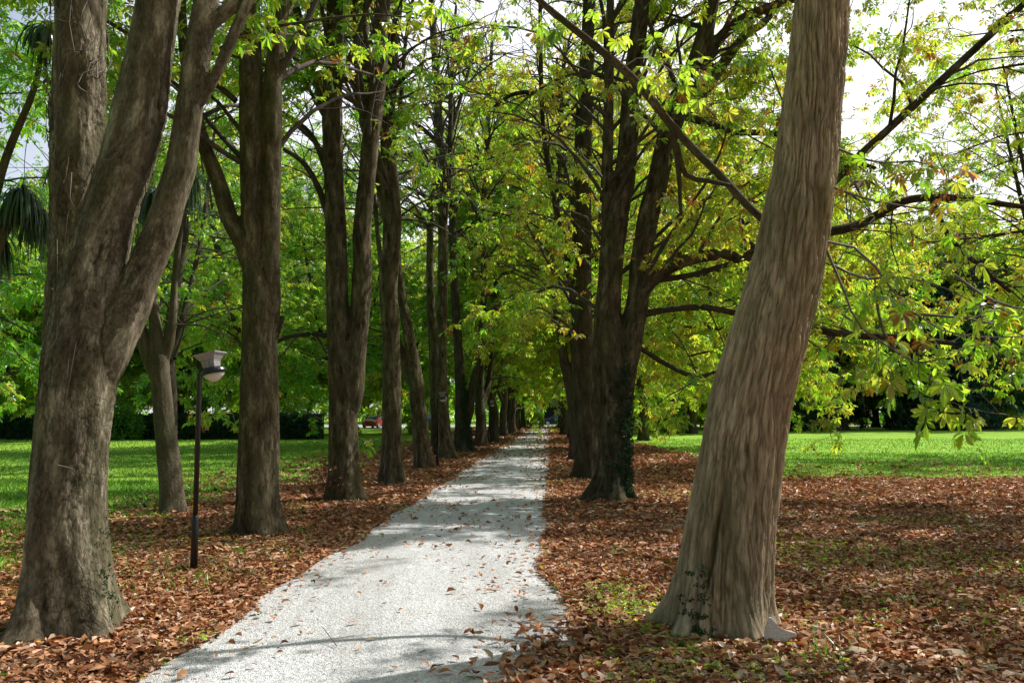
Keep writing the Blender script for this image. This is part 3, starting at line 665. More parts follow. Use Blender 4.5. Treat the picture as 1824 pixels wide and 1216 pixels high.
# ------------------------------------------------------------------ the avenue trees, near ones one by one
Dg = lambda py: 1500*CH/(py-735.)
def tree(name, label, cat, group, base):
    return thing(name, (float(base[0]), float(base[1]), 0.), label, cat, group)
def up(P, r, zt, dx=0, dy=0, r1=.05):
    """carry a stem on above the frame to height zt"""
    p = P[-1].copy(); d = norm((P[-1]-P[-2]))*.7+np.array((dx, dy, .6)); n_ = 4; out = []; 
    for k in range(1, n_+1): out.append(p+d*(zt-p[2])/d[2]*k/n_)
    return np.vstack([P, out]), np.concatenate([r, np.linspace(r[-1], r1, n_+1)[1:]])
ROWL, ROWR = 'horse chestnuts lining the left side of the path', 'chestnuts lining the right side of the path'
GREEN = (.48, .16, .5, .05); LIME = (.58, .15, .5, .14); DEEP = (.28, .14, .4, .02)
def chestnut(label, group, Y, stems, voxel, mat='bark', base=(.5, 5, .22, 0), amp=.012, seed=0, top=14, crown=(), limbs=(), plate=(.05, .2), name='chestnut_tree', lod=1, nb=40, L=3.0, zlo=5., tint=GREEN, tw=7, nl=9, ls=.155, sub=2, az=None, clip=None, keep=sun_gaps, extra=(), droop=.10, tops=None, slim=.945):
    rg = np.random.default_rng(seed+100); S = []
    for k, s in enumerate(stems):
        P, r = skel(s, Y); r = r*slim
        if k == 0: P[0, 2] = 0.
        if P[-1, 2] > 3.5:
            t = (tops or {}).get(k, (rg.normal(0, .12), rg.normal(0, .12), top*rg.uniform(.85, 1.05)))
            P, r = up(P, r, max(t[2], P[-1, 2]+1), t[0], t[1])
        S.append((P, r))
    t = tree(name, label, 'tree', group, S[0][0][0])
    link('trunk', fused_trunk('trunk', S, voxel, M[mat], base, amp, seed, plate=plate), t)
    LB = []
    for q in limbs:
        P, r = skel(q, Y); branch_obj('branch', P, r, M['bark_far'], t); P2, _ = resample(P, r, .35); LB.append(P2)
    B, R0 = stem_branches(rg, S, zlo, top, nb, L, az=az, droop=droop)
    G = [dict(B=B, R=R0, sub=sub, tw=tw, tl=.75, nl=nl, ls=ls, tint=tint, lod=lod, clip=clip, keep=keep, droop=droop)]
    for e in extra:    # (polylines K,3 in world) explicit leafy branches
        G.append(e)
    for P2 in LB:      # leafy side branches off each limb
        K2 = len(P2); nn_ = max(4, int(K2*1.15)); ii = rg.uniform(.15, 1, nn_)*(K2-1); i0 = np.minimum(ii.astype(int), K2-2); p = P2[i0]+(P2[i0+1]-P2[i0])*(ii-i0)[:, None]; d = norm(P2[i0+1]-P2[i0])
        dd = norm(d*.7+norm(rg.normal(0, 1, (nn_, 3))*np.array((.9, .9, .6)))*.9)
        LBr = wander(rg, p, dd, rg.uniform(.9, 2.2, nn_), 6, .06, .14)
        G.append(dict(B=LBr, R=np.full(nn_, .018), sub=1, subL=.9, tw=5, tl=.6, nl=6, ls=ls, tint=tint, lod=lod, droop=.1, keep=keep))
    link('crown', crown_mesh('crown', rg, G, M['leaf'], M['twig']), t)
    return t, S, rg
def px_lines(L, Y, K=7):
    """explicit polylines given at photo pixels, resampled to K points"""
    out = []
    for q in L:
        P, _ = skel([(a[0], a[1], 1, *(a[2:])) for a in q], Y); P, _ = resample(P, np.ones(len(P)), .05)
        f = np.linspace(0, len(P)-1, K); i = np.minimum(f.astype(int), len(P)-2); out.append(P[i]+(P[i+1]-P[i])*(f-i)[:, None])
    return np.array(out)
outside_top = lambda p: p[:, 2] > (CH+.50*np.maximum(p[:, 1], .5)+.2)     # above the picture's upper edge
SAGE = dict(sub=0, tl=.45, nl=6, ls=.15)

# --- the big grey tree at the left edge
t1, S1, rg = chestnut('thick three stemmed grey trunk with flaking bark nearest the camera on the left', ROWL, 6.35,
    [[(124, 1120, 152), (121, 1000, 140), (122, 900, 134), (128, 800, 132), (136, 710, 138), (145, 640, 142), (158, 540, 112), (188, 400, 98), (222, 300, 95), (249, 200, 95), (270, 80, 82), (282, 0, 80), (305, -160, 66)],
     [(108, 820, 60, .12), (112, 700, 80, .2), (122, 600, 88, .25), (130, 500, 88, .28), (135, 400, 90, .3), (140, 200, 94, .32), (145, 0, 92, .32), (146, -160, 80, .32)],
     [(160, 760, 70), (178, 670, 84), (205, 600, 76), (236, 535, 66), (256, 480, 62), (278, 430, 62), (305, 350, 56), (322, 300, 54), (338, 190, 52), (352, 100, 50), (368, 0, 46), (388, -160, 40)],
     [(350, 100, 34), (378, 42, 32), (412, 12, 28), (455, -14, 24), (560, -80, 20)],
     [(335, 215, 40), (352, 188, 26), (364, 181, 22)]],
    .017, 'bark_pale', (.62, 4, .26, 2.2), .018, 1, top=13, nb=24, L=2.8, zlo=5.2, tint=GREEN, clip=outside_top, keep=lambda p: outside_top(p)&sun_gaps(p), plate=(.045, .11))
# --- second on the left
t2, S2, rg = chestnut('straight brown trunk beside the near lamp post, splitting into upright stems', ROWL, 11.3,
    [[(464, 955, 82), (461, 880, 76), (461, 800, 74), (462, 700, 70), (463, 600, 66), (462, 520, 60), (452, 440, 44), (448, 300, 42), (447, 150, 42), (444, 0, 38), (440, -120, 34)],
     [(478, 620, 40), (481, 500, 38), (483, 400, 36), (484, 280, 35), (487, 150, 34), (495, 60, 30), (503, 0, 28), (512, -100, 24)],
     [(452, 520, 34), (436, 440, 34), (410, 390, 32), (388, 320, 28), (368, 270, 26), (350, 215, 24), (330, 100, 20), (322, -30, 18)],
     [(488, 618, 18), (497, 585, 14), (505, 562, 9)]],
    .02, 'bark', (.38, 5, .24, .2), .013, 2, top=16, nb=84, L=3.8, zlo=4.2, tint=GREEN,
    limbs=[[(420, 180, 12), (380, 150, 10), (330, 160, 8), (290, 130, 7)]])
# --- third
t3, S3, rg = chestnut('twin stemmed trunk forking low, with dark twiggy shoots at its foot', ROWL, 15.6,
    [[(613, 896, 62), (612, 830, 56), (611, 750, 54), (609, 660, 50), (602, 560, 42), (599, 450, 40), (595, 320, 38), (591, 200, 36), (597, 60, 30), (596, -40, 28)],
     [(626, 760, 40), (632, 650, 40), (641, 560, 36), (646, 480, 34), (644, 420, 33), (652, 330, 32), (662, 230, 31), (675, 120, 30), (682, 0, 28), (690, -80, 26)],
     [(592, 240, 26), (574, 165, 24), (556, 105, 21), (540, 60, 18), (522, -10, 15)],
     [(655, 250, 18), (640, 150, 16), (634, 40, 13), (634, -30, 12)]],
    .024, 'bark', (.45, 6, .28, 1.2), .014, 3, top=17, nb=90, L=3.8, zlo=6.2, tint=GREEN, az=(-90, 75),
    limbs=[[(590, 330, 12), (560, 250, 11), (525, 215, 9), (490, 195, 7)], [(600, 600, 10), (550, 595, 9), (500, 605, 8), (460, 640, 6)], [(585, 385, 14), (565, 330, 12), (540, 290, 10), (505, 265, 8)]])
t4, S4, rg = chestnut('single straight trunk with a sunlit right side, fourth in the left row', ROWL, 19.2,
    [[(700, 864, 44), (699, 800, 38), (698, 720, 35), (696, 600, 33), (692, 500, 33), (698, 440, 34), (697, 350, 33), (690, 250, 28), (694, 150, 22), (704, 60, 16), (716, -30, 14)],
     [(692, 420, 18), (675, 330, 16), (662, 240, 12), (650, 120, 10)],
     [(700, 300, 10), (712, 200, 9), (722, 80, 8), (738, -10, 7)]],
    .028, 'bark', (.4, 5, .26, 3), .012, 4, top=17, nb=90, L=3.8, zlo=6.5, tint=GREEN, az=(-90, 75))
t5, S5, rg = chestnut('slim trunk leaning left and forking in a narrow Y, fifth in the left row', ROWL, 24.3,
    [[(756, 836, 34), (748, 760, 31), (742, 690, 29), (738, 650, 24), (727, 590, 20), (716, 530, 17), (708, 460, 14), (700, 330, 12), (690, 150, 10)],
     [(738, 700, 22), (722, 650, 16), (706, 600, 13), (695, 560, 11), (680, 480, 10)]],
    .03, 'bark', (.3, 4, .26, 1), .012, 5, top=17, nb=84, L=3.8, zlo=7., tint=GREEN, az=(-90, 80))
t6, S6, rg = chestnut('slender tall trunk just behind the second lamp post', ROWL, 29.5,
    [[(796, 817, 34), (790, 760, 26), (787, 690, 23), (786, 600, 20), (789, 480, 19), (788, 380, 19), (783, 270, 17), (778, 150, 15), (768, 0, 12)],
     [(776, 810, 20, .6), (776, 740, 20, .6), (772, 640, 17, .6), (766, 500, 14, .6), (770, 350, 12, .6)],
     [(787, 420, 10), (800, 330, 10), (803, 200, 9), (808, 60, 8)]],
    .035, 'bark', (.4, 4, .3, 2), .012, 6, top=17, nb=84, L=3.8, zlo=7.5, tint=LIME, az=(-90, 90), limbs=[[(784, 260, 9), (760, 235, 8), (728, 210, 6), (700, 170, 5)]])
t7, S7, rg = chestnut('ivy clad clump of upright stems, seventh in the left row', ROWL, 34.5,
    [[(826, 806, 34), (822, 740, 24), (818, 650, 18), (811, 540, 16), (806, 400, 13), (803, 200, 11)],
     [(834, 760, 20), (840, 700, 16), (853, 630, 13), (862, 520, 12), (860, 400, 11), (868, 250, 9), (876, 80, 7)]],
    .04, 'bark_far', (.5, 5, .3, 1), .012, 7, top=17, nb=84, L=3.8, zlo=7.5, tint=LIME, az=(-90, 90))
# --- right row
t8, S8, rg = chestnut('big leaning trunk with twisted furrowed tan bark at the right foreground', ROWR, 6.4, [[(1290, 1118, 160), (1300, 1000, 150)]], .1, 'bark_tan', seed=8, nb=0) if False else (None, None, np.random.default_rng(8))
Pc, rc = skel([(1277, 1126, 176), (1285, 1060, 165), (1298, 950, 156), (1314, 850, 149), (1341, 700, 142), (1369, 600, 136), (1397, 500, 128), (1417, 400, 121), (1434, 300, 112), (1445, 200, 104), (1456, 100, 99), (1463, 0, 95), (1472, -180, 88), (1486, -420, 72), (1500, -800, 50)], 6.4)
Pc[0, 2] = -.06
t8 = tree('chestnut_tree', 'big leaning trunk with twisted furrowed tan bark in the right foreground', 'tree', ROWR, (Pc[0][0], 6.4))
P, r = resample(Pc, rc, .012)
P = P[P[:, 2] < 6.2]; r = r[:len(P)]
sides = 330; T, S, U = [q[0] for q in frames(P[None])]; X = np.array((1., 0, 0)); S = norm(X-T*(T@X)[:, None]); U = np.cross(T, S)
a = np.arange(sides)*2*math.pi/sides; K = len(P); s = np.concatenate([[0], np.cumsum(np.linalg.norm(P[1:]-P[:-1], axis=1))]); h = np.clip(P[:, 2], 0, None)[:, None]
tw = a[None]+.32*s[:, None]                      # bark spirals round the stem
lobe = (.5+.5*np.cos(6*a+1.1+.7*np.sin(2*a)))[None]**1.4
ff = 1+.34*np.exp(-h/.18)*(.15+1.2*lobe)+.09*np.exp(-h/1.0)*(lobe-.4)+.024*np.sin(5*tw+1)*np.exp(-h/5)+.010*np.sin(9*tw+2.2*np.sin(s[:, None]*.8))
Rb = .31
bk = np.stack([np.cos(tw)*Rb, np.sin(tw)*Rb, np.broadcast_to(s[:, None], tw.shape)], -1).reshape(-1, 3)
wv = (fbm(bk/np.array((.12, .12, .35)), 2, 5)-.5)*.075
q = bk+wv[:, None]*np.array((1, 1, 0))
q2 = q+(fbm(bk/np.array((.03, .03, .12)), 2, 15)-.5)[:, None]*np.array((.02, .02, .05))
r1 = np.clip(voro(q2/np.array((.052, .052, .66)), 11)*3.2, 0, 1)*2-1.2
r2 = np.clip(voro(q2/np.array((.022, .022, .24)), 12)*3., 0, 1)*2-1.2
r3 = fbm(q/np.array((.012, .012, .10)), 2, 13)-.5
br = (r1*.0085+r2*.0045+r3*.007).reshape(K, sides)
seam = np.exp(-((((a[None]-4.05-.10*np.sin(s[:, None]*2)+math.pi) % (2*math.pi))-math.pi)/.045)**2)*np.clip((.98-h)/.15, 0, 1)*np.clip((h-.15)/.2, 0, 1)
kn = np.exp(-((((a[None]-4.55+math.pi) % (2*math.pi))-math.pi)/.09)**2-((h-1.33)/.05)**2)
RRR = r[:, None]*ff*(.965)+br-.045*seam-.028*kn
V = (P[:, None]+(S[:, None]*np.cos(a)[None, :, None]+U[:, None]*np.sin(a)[None, :, None])*RRR[..., None]).reshape(-1, 3)
idx = np.arange(K*sides).reshape(K, sides); nx = np.roll(idx, -1, 1); Q = np.stack([idx[:-1], nx[:-1], nx[1:], idx[1:]], -1).reshape(-1, 4)
tmesh = mesh_np('trunk', V, [Q], [M['bark_tan']], smooth=True, vattrs={'bark': bk})
a3 = tmesh.attributes.new('ridge', 'FLOAT', 'POINT'); a3.data.foreach_set('value', np.clip(.50+.26*r1+.18*r2+.5*r3-.7*(seam+kn*.6).reshape(-1), 0, 1).astype(np.float32))
link('trunk', tmesh, t8)
Pu, ru = Pc[12:], rc[12:]; Pu = Pu.copy(); P_, r_ = resample(Pc, rc, .3); m = P_[:, 2] > 5.9
branch_obj('upper_stem', P_[m], r_[m], M['bark_tan'], t8, 20)
rg = np.random.default_rng(88)
topS = [(P_[P_[:, 2] > 4.6], r_[P_[:, 2] > 4.6])]
Pd, rd = skel([(1440, 440, 30, .1), (1352, 385, 22, .35), (1290, 320, 22, .4), (1240, 270, 24, .4), (1192, 218, 24, .35), (1150, 165, 26, .3), (1108, 122, 25, .25), (1060, 82, 23, .2), (1010, 42, 21, .1), (955, -4, 19, 0), (900, -60, 18)], 7.0)
branch_obj('branch', Pd, rd*.62, M['bark'], t8)
Pd2, rd2 = skel([(1195, 222, 13), (1208, 300, 11), (1213, 384, 8)], 7.35); branch_obj('branch', Pd2, rd2*.8, M['bark'], t8, 8)
Pd3, rd3 = skel([(1205, 255, 12), (1222, 312, 12), (1260, 322, 11), (1300, 330, 9)], 7.35); branch_obj('branch', Pd3, rd3*.8, M['bark'], t8, 8)
whips = [[(1470, 430), (1530, 450), (1560, 500), (1600, 560), (1660, 600), (1720, 608), (1790, 605)],
         [(1470, 440), (1490, 520), (1500, 570), (1530, 615), (1590, 635)],
         [(1560, 520), (1562, 590), (1590, 640), (1625, 670), (1650, 715), (1710, 735)],
         [(1475, 330), (1530, 360), (1590, 380), (1650, 400), (1690, 440)],
         [(1480, 470), (1530, 500), (1580, 500), (1640, 520), (1700, 560)],
         [(1500, 560), (1540, 600), (1600, 650), (1640, 640)],
         [(1480, 260), (1540, 300), (1600, 310), (1640, 330)],
         [(1700, 490), (1750, 540), (1800, 560), (1860, 570)],
         [(1640, 560), (1700, 570), (1760, 590), (1830, 640)]]
WL = px_lines(whips, 6.3, 9); WL[:, :, 1] += np.linspace(0, -.4, 9)[None]
Bt, Rt = stem_branches(rg, topS, 5.2, 9.5, 26, 2.6, droop=.10)
WL2 = px_lines([[(1108, 122), (1150, 100), (1200, 130), (1230, 160)], [(1150, 165), (1180, 130), (1240, 120)], [(955, 0), (1000, 40), (1050, 30)]], 7.2, 6)
G = [dict(B=Bt, R=Rt, sub=1, tw=4, tl=.7, nl=5, ls=.17, tint=LIME, lod=1, clip=outside_top, keep=lambda p: outside_top(p)&sun_gaps(p)),
     dict(B=WL, R=np.full(len(WL), .012), tw=8, tl=.34, nl=3, ls=.13, tint=(.5, .14, .4, .12), lod=0, tdroop=.18, tmin=.25),
     dict(B=WL2, R=np.full(len(WL2), .008), tw=5, tl=.3, nl=3, ls=.13, tint=LIME, lod=0, tdroop=.1)]
link('crown', crown_mesh('crown', rg, G, M['leaf'], M['twig_pale']), t8)

t9, S9, rg = chestnut('dark many stemmed trunk with ivy up its right side, second on the right', ROWR, 15.7,
    [[(1085, 893, 80), (1090, 830, 66), (1092, 760, 62), (1093, 690, 64), (1090, 620, 60), (1086, 560, 50), (1090, 470, 46), (1102, 380, 44), (1112, 320, 44), (1120, 240, 40), (1124, 150, 36), (1138, 50, 34), (1150, -40, 30)],
     [(1100, 780, 44), (1110, 690, 48), (1122, 610, 50), (1135, 540, 46), (1142, 460, 42), (1155, 390, 44), (1172, 320, 42), (1188, 250, 42), (1215, 180, 40), (1240, 110, 38), (1258, 50, 34), (1275, -40, 30)],
     [(1068, 780, 30), (1062, 700, 30), (1066, 620, 28), (1072, 540, 26), (1080, 440, 24)],
     [(1140, 540, 30), (1158, 505, 28), (1195, 475, 26), (1240, 459, 24), (1290, 452, 23), (1350, 446, 21)],
     [(1205, 205, 30), (1250, 165, 26), (1290, 110, 22), (1330, 60, 18), (1370, 30, 15)],
     [(1235, 130, 26), (1280, 70, 24), (1330, 30, 22), (1385, 8, 20), (1450, -20, 16)]],
    .024, 'bark', (.55, 5, .3, .6), .014, 9, top=14, nb=108, L=3.7, zlo=3.4, tint=LIME, az=(80, 80), slim=.86,
    limbs=[[(1340, 447, 20), (1400, 432, 19), (1465, 415, 18), (1530, 400, 17), (1600, 362, 16), (1650, 352, 15), (1720, 354, 13), (1790, 364, 11), (1850, 372, 9)],
           [(1150, 558, 12), (1200, 550, 11), (1260, 548, 11), (1330, 562, 11), (1440, 585, 15), (1530, 598, 13), (1620, 602, 12), (1700, 612, 9)],
           [(1220, 208, 14), (1262, 220, 14), (1310, 235, 13), (1390, 240, 11), (1470, 270, 9), (1560, 300, 7)],
           [(1160, 500, 12), (1230, 490, 10), (1300, 470, 9)],
           [(1660, 356, 10), (1690, 420, 9), (1740, 470, 8), (1800, 520, 6)],
           [(1140, 620, 9), (1190, 650, 9), (1240, 670, 8), (1300, 655, 6)]])
t10, S10, rg = chestnut('dark straight trunk tucked close behind the ivy covered one on the right', ROWR, 20.6,
    [[(1050, 853, 50), (1046, 780, 44), (1041, 700, 42), (1038, 620, 40), (1037, 520, 36), (1036, 420, 35), (1038, 300, 34), (1041, 200, 32), (1046, 90, 26), (1050, -30, 20)],
     [(1032, 640, 20), (1026, 560, 16), (1016, 500, 14), (1000, 420, 12), (985, 340, 11), (970, 250, 10), (964, 150, 9), (962, 0, 8)],
     [(1036, 480, 14), (1022, 380, 12), (1030, 300, 10), (1035, 250, 9)],
     [(1062, 480, 12), (1074, 350, 12), (1080, 200, 11), (1078, 60, 9)]],
    .028, 'bark_far', (.45, 5, .3, 2), .012, 10, top=16, nb=84, L=3.2, zlo=3.0, tint=LIME,
    limbs=[[(1034, 220, 10), (1000, 180, 9), (960, 166, 8), (915, 168, 7), (880, 190, 5)]])
t11, S11, rg = chestnut('dark trunk hung with pale bare shoots, fourth on the right', ROWR, 28.5,
    [[(1030, 822, 30), (1026, 760, 24), (1018, 700, 21), (1006, 650, 18), (998, 590, 15), (990, 540, 12), (989, 440, 10), (995, 300, 9), (1005, 100, 8)],
     [(1028, 740, 18), (1024, 640, 15), (1016, 520, 12), (1012, 360, 10)]],
    .035, 'bark_far', (.4, 5, .3, 2), .012, 11, top=16, nb=100, L=3.8, zlo=3.4, tint=LIME)

# ------------------------------------------------------------------ generic trees (shared meshes) further along and round the lawns
def proto_tree(seed, height, fork, rad, zlo, nb, L, lod, ls, leafm, tint, mat='bark_far', nst=3, sub=2, tw=5, nl=5, spread=.12, droop=.1, e0=(25, 75), trunk_sides=12, keep=None):
    rg = np.random.default_rng(seed); S = []
    P = np.array([(0, 0, 0), (.05*rg.normal(), 0, fork*.5), (.1*rg.normal(), .1*rg.normal(), fork), (.2*rg.normal(), .2*rg.normal(), height*.55), (.5*rg.normal(), .5*rg.normal(), height*.92)]); r = np.array((rad, rad*.85, rad*.75, rad*.45, .03)); S.append((P, r))
    for k in range(nst-1):
        a = rg.uniform(0, 6.28); e = spread*height
        d = np.array((math.cos(a), math.sin(a), 0)); z0 = fork*rg.uniform(.8, 1.15)
        S.append((np.array([P[1]*0+(0, 0, z0*.8), d*e*.35+(0, 0, z0+1.2), d*e*.7+(0, 0, height*.5), d*e*1.1+(0, 0, height*.85)]), np.array((rad*.55, rad*.45, rad*.3, .03))))
    Vs, Qs, bks, off = [], [], [], 0
    for k, (P_, r_) in enumerate(S):
        P2, r2 = resample(P_, r_, .4); V, Q, idx = stem_tube(P2, r2, trunk_sides, (.5, 4, .35, rg.uniform(0, 6)) if k == 0 else None, .12, seed+k)
        s_ = P2[:, 2]; a = np.arange(trunk_sides)*2*math.pi/trunk_sides
        bks.append(np.stack([np.outer(r2, np.cos(a)), np.outer(r2, np.sin(a)), np.repeat(s_[:, None], trunk_sides, 1)], -1).reshape(-1, 3)); Vs.append(V); Qs.append(Q+off); off += len(V)
    tm = mesh_np('trunk', np.concatenate(Vs), [np.concatenate(Qs)], [M[mat]], smooth=True, vattrs={'bark': np.concatenate(bks)})
    B, R0 = stem_branches(rg, S, zlo, height*.97, nb, L, e0=e0, droop=droop)
    cm = crown_mesh('crown', rg, [dict(B=B, R=R0*.85, sub=sub, subL=L*.4, tw=tw, tl=.8, nl=nl, ls=ls, tint=tint, lod=lod, droop=droop, tr=.008, keep=keep)], M[leafm], M['twig'])
    return tm, cm
def place(proto, x, y, label, group, sc=1., rot=0., name='chestnut_tree', cat='tree', szz=1.):
    t = thing(name, (x, y, 0), label, cat, group); t.rotation_euler.z = rot; t.scale = (sc, sc, sc*szz)
    for nm, me in zip(('trunk', 'crown'), proto):
        o = bpy.data.objects.new(nm, me); COL.objects.link(o); o.parent = t
    return t
row_p = [proto_tree(200+k, 19, 2.6+k*.5, .27, 3.0, 96, 3.4, 1, .21, 'leaf', (GREEN, LIME, LIME)[k], tw=6, nl=8) for k in range(3)]
rowf = [proto_tree(210+k, 21, 3., .28, 3.2, 76, 3.2, 2, .36, 'leaf', LIME, tw=6, nl=5) for k in range(2)]
rg = random.Random(5)
# left row beyond the seventh, right row beyond the fourth
ords = ['eighth', 'ninth', 'tenth', 'eleventh', 'twelfth', 'thirteenth', 'fourteenth', 'fifteenth', 'sixteenth', 'seventeenth', 'eighteenth']
for k, Y in enumerate((39.5, 45, 51, 57.5, 64, 71, 78, 86, 94)):
    p = (row_p if Y < 55 else rowf); q = p[k % len(p)]
    place(q, .049*Y-3.45+rg.uniform(-.25, .25), Y, f'slim dark chestnut, {ords[k]} trunk back along the left row', ROWL, rg.uniform(.92, 1.08), rg.uniform(0, 6.28))
ords = ['fifth', 'sixth', 'seventh', 'eighth', 'ninth', 'tenth', 'eleventh', 'twelfth']
for k, Y in enumerate((37, 45, 53, 61, 69, 77, 86, 95)):
    p = (row_p if Y < 55 else rowf); q = p[(k+1) % len(p)]
    place(q, .049*Y+.95+rg.uniform(-.2, .25), Y, f'dark chestnut, {ords[k]} trunk back along the right row', ROWR, rg.uniform(.9, 1.05), rg.uniform(0, 6.28))
# round the lawns
bgA = [proto_tree(300+k, 15, 3.5, .3, 1.6, 90, 4.8, 2, .31, 'leaf', (GREEN, LIME)[k], nst=4, spread=.2, e0=(-12, 50), droop=.12, tw=7, nl=8) for k in range(2)]
dk = [proto_tree(320+k, 17, 4.5, .36, 3.0, 90, 4.8, 2, .38, ('dark_leaf', 'needle')[k], (.35, .2, .4, 0), nst=2, spread=.1, e0=(-15, 25), droop=.10, tw=7, nl=6) for k in range(2)]
GL, GR_ = 'trees beyond the left lawn', 'trees beyond the right lawn'
for x, y, sc, lb in ((-46, 58, 1.15, 'leftmost tall green tree behind the clipped hedge'), (-37, 55, .95, 'bright green tree behind the hedge, left of the cordyline stem'), (-30, 60, 1.2, 'tall dense green tree behind the hedge near the cordyline'), (-23, 56, 1., 'green tree behind the hedge near the first lamp post'), (-17, 62, 1.2, 'tall green tree seen between the second and third left trunks'), (-9.3, 66, 1.1, 'green tree beyond the lawn seen behind the fourth left trunk'), (-27, 44, .8, 'green tree with low hanging boughs at the edge of the left lawn')):
    place(bgA[int(abs(x)) % 2 if y != 44 else 0], x, y, lb, GL, sc, x*1.7)
for k, (x, y, sc, lb) in enumerate(((14, 66, 1.05, 'bright lime tree across the right lawn beside the avenue'), (20, 84, 1.15, 'lime green tree standing above the dark bush across the right lawn'), (36, 100, 1.2, 'tall pale green tree far behind the dark trunks on the right'), (58, 98, 1.3, 'tall yellowing tree far off at the right edge'), (10.5, 100, 1.1, 'green tree beside the road end of the right row'), (29, 76, 1.55, 'very tall lime tree standing above the conifers behind the leaning trunk'), (47, 84, 1.7, 'very tall pale tree above the far conifers on the right'), (17, 96, 1.7, 'very tall lime tree rising behind the right row'))):
    place(bgA[1], x, y, lb, GR_, sc, x*1.3)
for k, (px, py, ty, sc, lb) in enumerate(((1475, 764, 1, .95, 'thin dark trunked tree just right of the leaning trunk across the lawn'), (1503, 765, 0, 1.1, 'dark tree with a thick straight trunk across the right lawn'), (1560, 760, 1, 1.1, 'bluish dark conifer left of the dark bush across the lawn'), (1690, 764, 0, 1.0, 'dark crooked trunked tree right of the dark bush'), (1712, 765, 1, 1.05, 'bluish conifer leaning beside the crooked dark trunk'), (1776, 763, 0, 1.15, 'thick dark trunked tree near the right edge of the far lawn'), (1840, 762, 1, 1.2, 'bluish conifer at the right edge of the far lawn'), (1745, 757, 1, 1.2, 'pale trunked conifer further back near the right edge'), (1400, 762, 1, .95, 'bluish dark tree hidden behind the leaning trunk'))):
    Y = Dg(py); c, _ = at(px, py, Y); place(dk[ty], float(c[0]), Y, lb, GR_, sc, k*1.9, 'conifer_tree' if ty else 'broadleaf_tree')
# tall tree at the edge of the frame on the right whose boughs reach in
hid = [proto_tree(360+k, 16, 4., .26, 3.6, 84, 4.8, 1, .21, 'leaf', (DEEP, GREEN, LIME)[k], nst=3, spread=.16, e0=(-12, 50), droop=.12, tw=6, nl=7, sub=2) for k in range(3)]
for x, y, k, sc, gl, lb in ((-16.5, 56, 1, 1.3, GL, 'broad green tree beyond the hedge behind the second trunk'), (-27.5, 55, 0, 1.3, GL, 'deep green tree beyond the left lawn behind the big grey trunk'), (-11.7, 58, 1, 1.25, GL, 'broad green tree beyond the hedge behind the twin stemmed trunk'), (-22, 56, 0, 1.35, GL, 'tall deep green tree right behind the cordyline'), (11.1, 39, 2, 1., GR_, 'lime green tree on the right lawn behind the leaning trunk'), (6.9, 24.5, 2, .9, GR_, 'lime tree rising directly behind the big leaning trunk'), (-10.8, 36, 1, 1., GL, 'deep green tree on the lawn directly behind the second trunk'), (-8.1, 40.5, 0, 1., GL, 'tall green tree on the lawn close behind the twin stemmed trunk'), (4.3, 35.5, 2, 1.05, GR_, 'lime tree directly behind the ivy covered trunk'), (7.6, 49, 2, 1.1, GR_, 'lime tree beside the right row with boughs low over the lawn')):
    place(hid[k], x, y, lb, gl, sc, x)
for x, y, sc, lb in ((-62, 80, 1.5, 'very tall tree beyond the hedge at the far left'), (-44, 84, 1.65, 'very tall green tree beyond the hedge left of the lamp post'), (-30, 82, 1.6, 'very tall green tree far behind the first lamp post'), (-18, 88, 1.6, 'very tall green tree above the parked red car')):
    place(bgA[0], x, y, lb, GL, sc, y*1.1)
hidg = proto_tree(364, 16, 4.2, .24, 4.0, 90, 4.4, 1, .19, 'leaf', GREEN, nst=3, spread=.14, e0=(-8, 50), droop=.1, tw=6, nl=7, sub=2, keep=lambda p: sun_gaps(p+np.array((-10.9, 27, 0)), .95))
place(hidg, -10.9, 27, 'deep green tree on the lawn hidden behind the cordyline stem', GL, 1., 0.)
edge = proto_tree(340, 15, 3.8, .3, 3.8, 130, 5., 1, .155, 'leaf', (.62, .16, .5, .12), nst=1, spread=.10, e0=(5, 60), droop=.08, tw=7, nl=7, sub=3, keep=lambda p: sun_gaps(p+np.array((13.2, 15.5, 0)), 1.0))
place(edge, 13.2, 15.5, 'chestnut with yellowing boughs reaching in from the right edge', GR_, 1., 0.)
edge2 = proto_tree(341, 13, 3.6, .28, 3.0, 90, 4.6, 1, .17, 'leaf', (.5, .16, .5, .14), nst=4, spread=.22, e0=(-5, 50), droop=.11, tw=6, nl=5, sub=2, keep=lambda p: sun_gaps(p+np.array((12.3, 8.6, 0))))
place(edge2, 12.3, 8.6, 'unseen chestnut added outside the right edge to shade the leaf covered ground', GR_, 1., 0.)  # out of frame, added for the dapple it casts on the litter
edge3 = proto_tree(343, 17, 4., .32, 3.6, 130, 5.6, 1, .22, 'leaf', LIME, nst=4, spread=.14, e0=(-5, 55), droop=.11, tw=6, nl=6, sub=3, keep=lambda p: sun_gaps(p+np.array((20.5, 30, 0)), .9))
place(edge3, 20.5, 30, 'yellow green chestnut standing out on the right lawn edge', GR_, 1., 0.)
place(hid[0], -14.5, 17.5, 'deep green tree hanging over the far left edge of the lawn', GL, .95, 1.)
place(row_p[0], -9.5, 9.5, 'dark leafy tree at the far left edge behind the grey trunk', GL, .95, 2.2)

